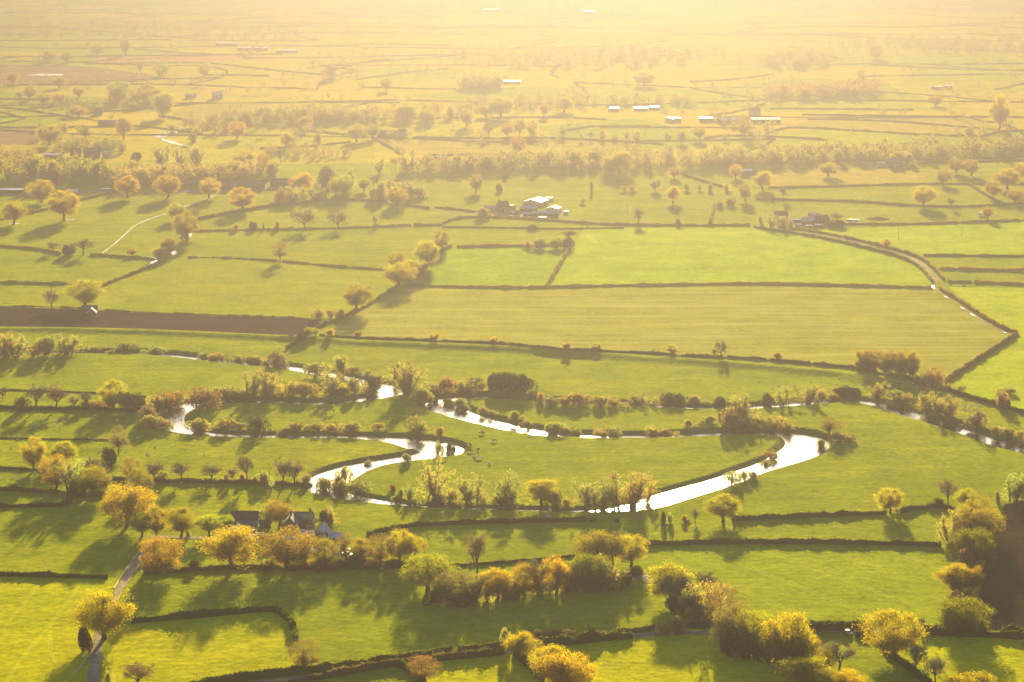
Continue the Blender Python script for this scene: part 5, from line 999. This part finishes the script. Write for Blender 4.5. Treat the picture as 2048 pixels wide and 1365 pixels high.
def car(name, label, px, py, rot, paint, kind='car', group='cars and vans at the near farm'):
    x, y, z = ground(px, py); o = empty(name, (float(x), float(y), float(z) + .14), rot); tag(o, label, kind, group); lo, up, wb, r = CAR[kind]
    solid('body', [], BM[paint], o, [prism(lo, -.88, .88)]); solid('cabin', [], BM[paint] if kind == 'van' else BM['glass'], o, [prism(up, -.78, .78)])
    if kind == 'car': solid('roof', [(-1.05, .42, -.7, .7, 1.46, 1.52)], BM[paint], o)
    else: solid('windscreen', [(1.45, 1.62, -.7, .7, 1.4, 1.95)], BM['glass'], o)
    for sx_ in (-wb, wb):
        for sy_ in (-.82, .82):
            w = solid('wheel', [], BM['black'], o, [lathe_y(r, .22, sx_, sy_, r)]); solid('rim', [], BM['silver'], w, [lathe_y(r * .55, .26, sx_, sy_, r, 10)])
    for sy_ in (-.6, .6): solid('headlight', [(lo[2][0] - .02, lo[2][0] + .03, sy_ - .16, sy_ + .16, .6, .75)], BM['whitep'], o)
    return o
car('parked_van', 'white van parked beside the grey barn', 472, 1062, .3, 'whitep', 'van')
car('parked_car', 'white car leftmost of the cars before the farmhouse', 498, 1083, .2, 'whitep')
car('parked_car', 'silver car second in the row before the farmhouse', 506, 1079, .25, 'silver')
car('parked_car', 'dark blue car third in the row before the farmhouse', 514, 1077, .3, 'bluep')
car('parked_car', 'pale car parked just behind the brown oak crown', 527, 1074, -.2, 'silver')
car('parked_car', 'white car on the yard beside the dark trunked small oak', 640, 1124, .1, 'whitep')
car('parked_car', 'white car at the right side of the near farmyard', 689, 1103, 0, 'whitep')
car('parked_car', 'red car below the white one at the right farmyard side', 695, 1112, -.4, 'redp')
car('parked_car', 'red and white car stopped at the lane junction', 1695, 1270, -1.2, 'redp', 'car', 'car on the lane')
def tractor(label, px, py, rot):
    x, y, z = ground(px, py); o = empty('tractor', (float(x), float(y), float(z) + .14), rot); tag(o, label, 'tractor')
    solid('bonnet', [], BM['redp'], o, [prism([(.2, .8), (1.9, .8), (1.95, 1.3), (1.7, 1.5), (.2, 1.55)], -.4, .4)]); solid('cab', [], BM['glass'], o, [prism([(-1.0, 1.0), (.2, 1.0), (.05, 2.5), (-.9, 2.5)], -.65, .65)])
    solid('cab_roof', [(-1.05, .2, -.75, .75, 2.52, 2.66)], BM['whitep'], o); solid('exhaust', [(.9, .98, -.04, .04, 1.55, 2.5)], BM['black'], o)
    for sx_, r in ((-.7, .85), (1.4, .5)):
        for sy_ in (-.85, .85): w = solid('wheel', [], BM['black'], o, [lathe_y(r, .45, sx_, sy_, r)]); solid('rim', [], BM['redp'], w, [lathe_y(r * .5, .49, sx_, sy_, r, 10)])
tractor('red tractor with white cab roof in the near farmyard', 509, 1073, 1.2)
def oil_tank(label, px, py):
    x, y, z = ground(px, py); o = empty('oil_tank', (float(x), float(y), float(z)), .1); tag(o, label, 'tank')
    v, f = lathe_y(.8, 2.6, 0, 0, 1.35, 16); solid('tank_body', [], BM['greenp'], o, [([(q[1], q[0], q[2]) for q in v], [g[::-1] for g in f])])
    for sx_ in (-.8, .8): solid('leg', [(sx_ - .15, sx_ + .15, -.6, .6, -.1, .75)], BM['concrete'], o)
oil_tank('dark green oil tank left of the pyramid roofed outbuilding', 634, 1077)
def gate(label, px, py, rot, w=4.0):
    x, y, z = ground(px, py); o = empty('field_gate', (float(x), float(y), float(z)), rot); tag(o, label, 'gate')
    solid('bars', [(-w / 2, w / 2, -.03, .03, .25 + k * .22, .33 + k * .22) for k in range(5)] + [(-.05, .05, -.05, .05, .2, 1.3)], BM['wood'], o)
    for sx_ in (-w / 2 - .12, w / 2 + .12): solid('post', [(sx_ - .1, sx_ + .1, -.1, .1, -.3, 1.5)], BM['wood'], o)
gate('weathered gate by the rounded green hedge at the lane junction', 1647, 1270, .9)
gate('wooden gate in the gap between the bottom lane hedges', 911, 1305, .25, 3.2)
gate('pale gate at the corner of the small left enclosure', 140, 989, .3, 3.0)
def heap(label, px, py, r, h, mat, seed, cat='heap'):
    rng = np.random.RandomState(seed); x, y, z = ground(px, py); base = np.array([float(x), float(y), float(z)]); g = Geo()
    for _ in range(170):
        a, q = rng.uniform(0, 6.28), rng.uniform(0, 1) ** .6; p0 = base + [math.cos(a) * q * r, math.sin(a) * q * r * .6, h * (1 - q ** 2) * rng.uniform(.1, 1)]
        d = rng.normal(size=3) * [1, 1, .3]; d /= np.linalg.norm(d); g.tube(np.array([p0 - d * 1.1, p0 + d * 1.1]), np.array([.16, .1]), 5)
    tag(mesh_obj('brushwood_heap', g.mesh('brushwood_heap', mat)), label, cat)
heap('heap of cut brushwood left of the wooded bank', 1396, 1253, 4.2, 1.8, BARK, 4)
heap('rough log heap beside the upper end of the copse', 1268, 1148, 3.0, 1.4, BARK, 5)
heap('line of scrap heaps right of the right hand farm', 1756, 439, 9, 2.2, BM['rust'], 6)
heap('pale silage and rubble heap in the centre farm yard', 1022, 428, 5, 2.0, BM['concrete'], 7)
def caravan(label, px, py, rot, paint):
    x, y, z = ground(px, py); o = empty('caravan', (float(x), float(y), float(z) + .14), rot); tag(o, label, 'caravan', 'caravans by the right hand farm')
    solid('body', [], BM[paint], o, [prism([(-2.4, .5), (2.4, .5), (2.7, 1.2), (2.3, 2.4), (-2.3, 2.5), (-2.6, 1.3)], -1.05, 1.05)])
    for wx in (-1.3, .9): solid('window', [(wx - .5, wx + .5, -1.09, -1.04, 1.4, 2.0)], BM['glass'], o)
    for sy_ in (-.9, .9): solid('wheel', [], BM['black'], o, [lathe_y(.33, .22, 0, sy_, .33)])
    solid('drawbar', [(2.5, 3.8, -.05, .05, .45, .55)], BM['black'], o)
caravan('grey caravan right of the right hand farm barns', 1700, 445, .1, 'silver'); caravan('white caravan beside the scrap heaps', 1712, 446, -.3, 'whitep'); caravan('white caravan under the far right oak', 1962, 432, .1, 'whitep')
# ---------------------------------------------------------------- poles
def pole(label, px, ytop, ybase, group='power poles'):
    x, y, z = ground(px, ybase); h = (ybase - ytop) / float(scale_at(ybase)); o = empty('power_pole', (float(x), float(y), float(z))); tag(o, label, 'power pole', group); g = Geo()
    g.tube(np.array([[0, 0, -.3], [0, 0, h]]), np.array([.16, .11]), 7); mesh_obj('pole', g.mesh('pole', BM['wood']), o); solid('crossarm', [(-.9, .9, -.06, .06, h - .6, h - .46)], BM['wood'], o)
    for k in (-.8, 0, .8): solid('insulator', [(k - .06, k + .06, -.06, .06, h - .46, h - .26)], BM['whitep'], o)
pole('pole right of the right hand farm on the green field', 1797, 449, 480); pole('pole on the field hedge left of the lane bend', 1447, 443, 458); pole('pole in the pasture above the lane corner', 762, 414, 446); pole('far pole on the pasture right of the centre farm', 1255, 408, 432); pole('pole at the right end of the green field', 1923, 452, 474)
# ---------------------------------------------------------------- livestock
def skin_beast(name, chain, edges, mat, levels=1):
    """one continuous body grown over a skeleton: chain rows are x, y, z, radius"""
    me = bpy.data.meshes.new(name + '_skeleton'); me.from_pydata([c[:3] for c in chain], edges, []); ob = bpy.data.objects.new(name + '_skeleton', me); C.objects.link(ob)
    ob.modifiers.new('skin', 'SKIN'); sv = me.skin_vertices[0].data
    for k, c in enumerate(chain): sv[k].radius = (c[3], c[3] * (c[4] if len(c) > 4 else 1))
    sv[0].use_root = True; sb = ob.modifiers.new('smooth', 'SUBSURF'); sb.levels = levels; sb.render_levels = levels
    dg = bpy.context.evaluated_depsgraph_get(); dg.update(); m2 = bpy.data.meshes.new_from_object(ob.evaluated_get(dg)); m2.name = name
    bpy.data.objects.remove(ob); m2.materials.clear(); m2.materials.append(mat); return m2
def beast(l, h, r, leg, head_low, mat, name):
    """trunk, neck, head with muzzle and ears, four jointed legs, tail"""
    z = h * .68; hz = .32 * h if head_low else h * 1.02; hx = l * .78 if head_low else l * .80
    ch = [(-l * .42, 0, z, r * .92), (-l * .12, 0, z - r * .08, r * 1.08), (l * .2, 0, z, r), (l * .42, 0, z + r * .15, r * .78), (l * .60, 0, (z + hz) / 2 + r * .1, r * .48), (hx, 0, hz, r * .36), (hx + r * .75, 0, hz - r * .45, r * .22),
          (hx - r * .05, r * .5, hz + r * .28, r * .10), (hx - r * .05, -r * .5, hz + r * .28, r * .10), (-l * .54, 0, z * .9, r * .10), (-l * .55, 0, z * .48, r * .06)]
    ed = [(0, 1), (1, 2), (2, 3), (3, 4), (4, 5), (5, 6), (5, 7), (5, 8), (0, 9), (9, 10)]
    for root, x0, bend in ((0, -l * .40, -.07), (3, l * .36, .04)):
        for sy_ in (-1, 1):
            n = len(ch); ch += [(x0, sy_ * r * .62, z * .58, leg * 1.5), (x0 + bend * l, sy_ * r * .6, z * .30, leg), (x0, sy_ * r * .6, .02, leg * .85)]; ed += [(root, n), (n, n + 1), (n + 1, n + 2)]
    return skin_beast(name, ch, ed, mat)
def hide(name, c1, c2, sc):
    m, nt, out = new_mat(name); tc = N(nt, 'ShaderNodeTexCoord'); p = N(nt, 'ShaderNodeBsdfPrincipled', in_Roughness=.9)
    nt.links.new(ramp(nt, noise(nt, tc.outputs['Object'], sc, 2, .5), [(.49, c1), (.51, c2)]), p.inputs['Base Color']); nt.links.new(p.outputs[0], out.inputs[0]); return m
COWS = {c: [beast(2.1, 1.35, .36, .08, g, m, 'cow') for g in (True, False)] for c, m in (('black and white', hide('friesian_hide', (.03, .025, .022), (.72, .68, .6), 1.1)), ('dark', hide('dark_hide', (.035, .026, .020), (.05, .036, .026), 2)), ('white', hide('white_hide', (.72, .62, .46), (.78, .70, .55), 2)))}
SHEEP = [beast(.95, .72, .25, .04, g, hide('fleece', (.70, .62, .47), (.78, .71, .57), 5), 'sheep') for g in (True, False)]
def animal(me, name, label, cat, px, py, group):
    x, y, z = ground(px, py); o = mesh_obj(name, me); o.location = (float(x), float(y), float(z)); o.rotation_euler = (0, 0, prng.uniform(0, 6.28)); tag(o, label, cat, group); return o
for x, y, c, lab in ((826, 612, 'black and white', 'left of the pair of cows furthest up the slope'), (840, 610, 'black and white', 'right of the pair of cows furthest up the slope'), (905, 655, 'black and white', 'black and white cow standing alone right of the herd'), (735, 692, 'dark', 'left dark cow at the tip of the river bend'), (752, 688, 'black and white', 'black and white cow beside the dark one at the bend tip'),
  (765, 680, 'dark', 'dark cow highest at the bend tip'), (808, 706, 'dark', 'dark cow grazing in the middle of the herd'), (757, 715, 'dark', 'small dark calf left below the herd'), (787, 738, 'white', 'white cow with long shadow below the calf'), (817, 755, 'white', 'white cow right of the one below the calf'), (877, 785, 'white', 'lowest white cow of the herd'), (612, 760, 'black and white', 'cow standing alone left of the herd near willow'), (1122, 612, 'white', 'white cow alone below the bright river reach')):
    px, py = T('E', x, y); animal(COWS[c][prng.random() < .4], 'cow', lab, 'cow', px, py, 'cows inside the river loop')
for i, (x, y) in enumerate(((1205, 332), (1280, 328), (1318, 324))):
    px, py = T('F', x, y); animal(COWS['dark'][0], 'cow', 'dark cow below the reddish grove, ' + ('leftmost', 'middle', 'rightmost')[i] + ' of three', 'cow', px, py, 'dark cows below the grove')
SP = [(80, 130), (95, 35), (20, 105), (175, 130), (210, 155), (445, 180), (460, 212), (575, 168), (680, 195), (760, 200), (755, 222), (665, 148), (1205, 165), (1280, 45), (1180, 78), (1450, 140), (155, 455), (145, 482), (215, 375), (860, 410), (1110, 365), (1240, 518), (1510, 495), (1560, 520), (1830, 545), (1860, 565), (1940, 458), (1715, 358), (165, 850), (10, 860), (225, 865), (430, 780), (445, 798), (1500, 700), (1375, 685), (1515, 822)]
for x, y in SP: animal(SHEEP[prng.random() < .3], 'sheep', 'white sheep among the flock scattered over the shadowed left pasture', 'sheep', x / 6.206, 820 + y / 6.206, 'sheep on the left pasture')
for x, y in ((985, 632), (910, 685), (865, 730), (1195, 735), (1300, 735), (1640, 745), (1060, 900), (1010, 680), (1090, 700)):
    px, py = T('D', x, y); animal(SHEEP[0], 'sheep', 'white sheep among those above the bare hedge trees', 'sheep', px, py, 'sheep above the bare hedge trees')
for x, y in ((500, 303), (575, 343), (610, 328), (710, 353), (800, 308), (950, 321), (963, 273)):
    px, py = T('F', x, y); animal(SHEEP[0], 'sheep', 'white sheep strung along the meadow above the river', 'sheep', px, py, 'sheep on the meadow above the river')
for x, y in ((1375, 312), (1400, 320), (1455, 347), (1480, 354), (1540, 374), (1435, 388)):
    px, py = T('F', x, y); animal(SHEEP[1], 'sheep', 'white sheep along the ditch hedge below the grove', 'sheep', px, py, 'sheep along the ditch hedge')
for x, y in ((1690, 462), (1705, 470), (1725, 455), (1740, 448), (1722, 472), (1760, 452), (1752, 462), (1775, 440), (1790, 446), (1735, 478), (1700, 448), (1745, 438), (1765, 432), (1780, 458)):
    px, py = T('F', x, y); animal(SHEEP[prng.random() < .3], 'sheep', 'white sheep in the tight flock by the right hand reach', 'sheep', px, py, 'tight flock by the right hand reach')
for x, y in ((1210, 100), (1226, 101)):
    px, py = T('B', x, y); animal(SHEEP[0], 'sheep', 'white sheep of the pair above the long garden hedge', 'sheep', px, py, 'pair of sheep above the garden hedge')
# ---------------------------------------------------------------- the hazy air
m, nt, out = new_mat('warm_haze')
v = N(nt, 'ShaderNodeVolumePrincipled'); v.inputs['Color'].default_value = (*HAZE_COLOR, 1); v.inputs['Density'].default_value = HAZE_DENSITY
v.inputs['Anisotropy'].default_value = HAZE_G; nt.links.new(v.outputs[0], out.inputs['Volume'])
x0, x1 = co[:, 0].min() - 60, co[:, 0].max() + 60; y0, y1 = -60.0, co[:, 1].max() + 60; z0, z1 = co[:, 2].min() - 1.5, HAZE_TOP
hv = np.array([(x, y, z) for z in (z0, z1) for y in (y0, y1) for x in (x0, x1)])
hf = np.array([(0, 2, 3, 1), (4, 5, 7, 6), (0, 1, 5, 4), (2, 6, 7, 3), (0, 4, 6, 2), (1, 3, 7, 5)])
tag(mesh_obj('haze', np_mesh('haze', hv, hf, m)), 'warm golden haze thickening towards the far plain', 'haze', kind='stuff')
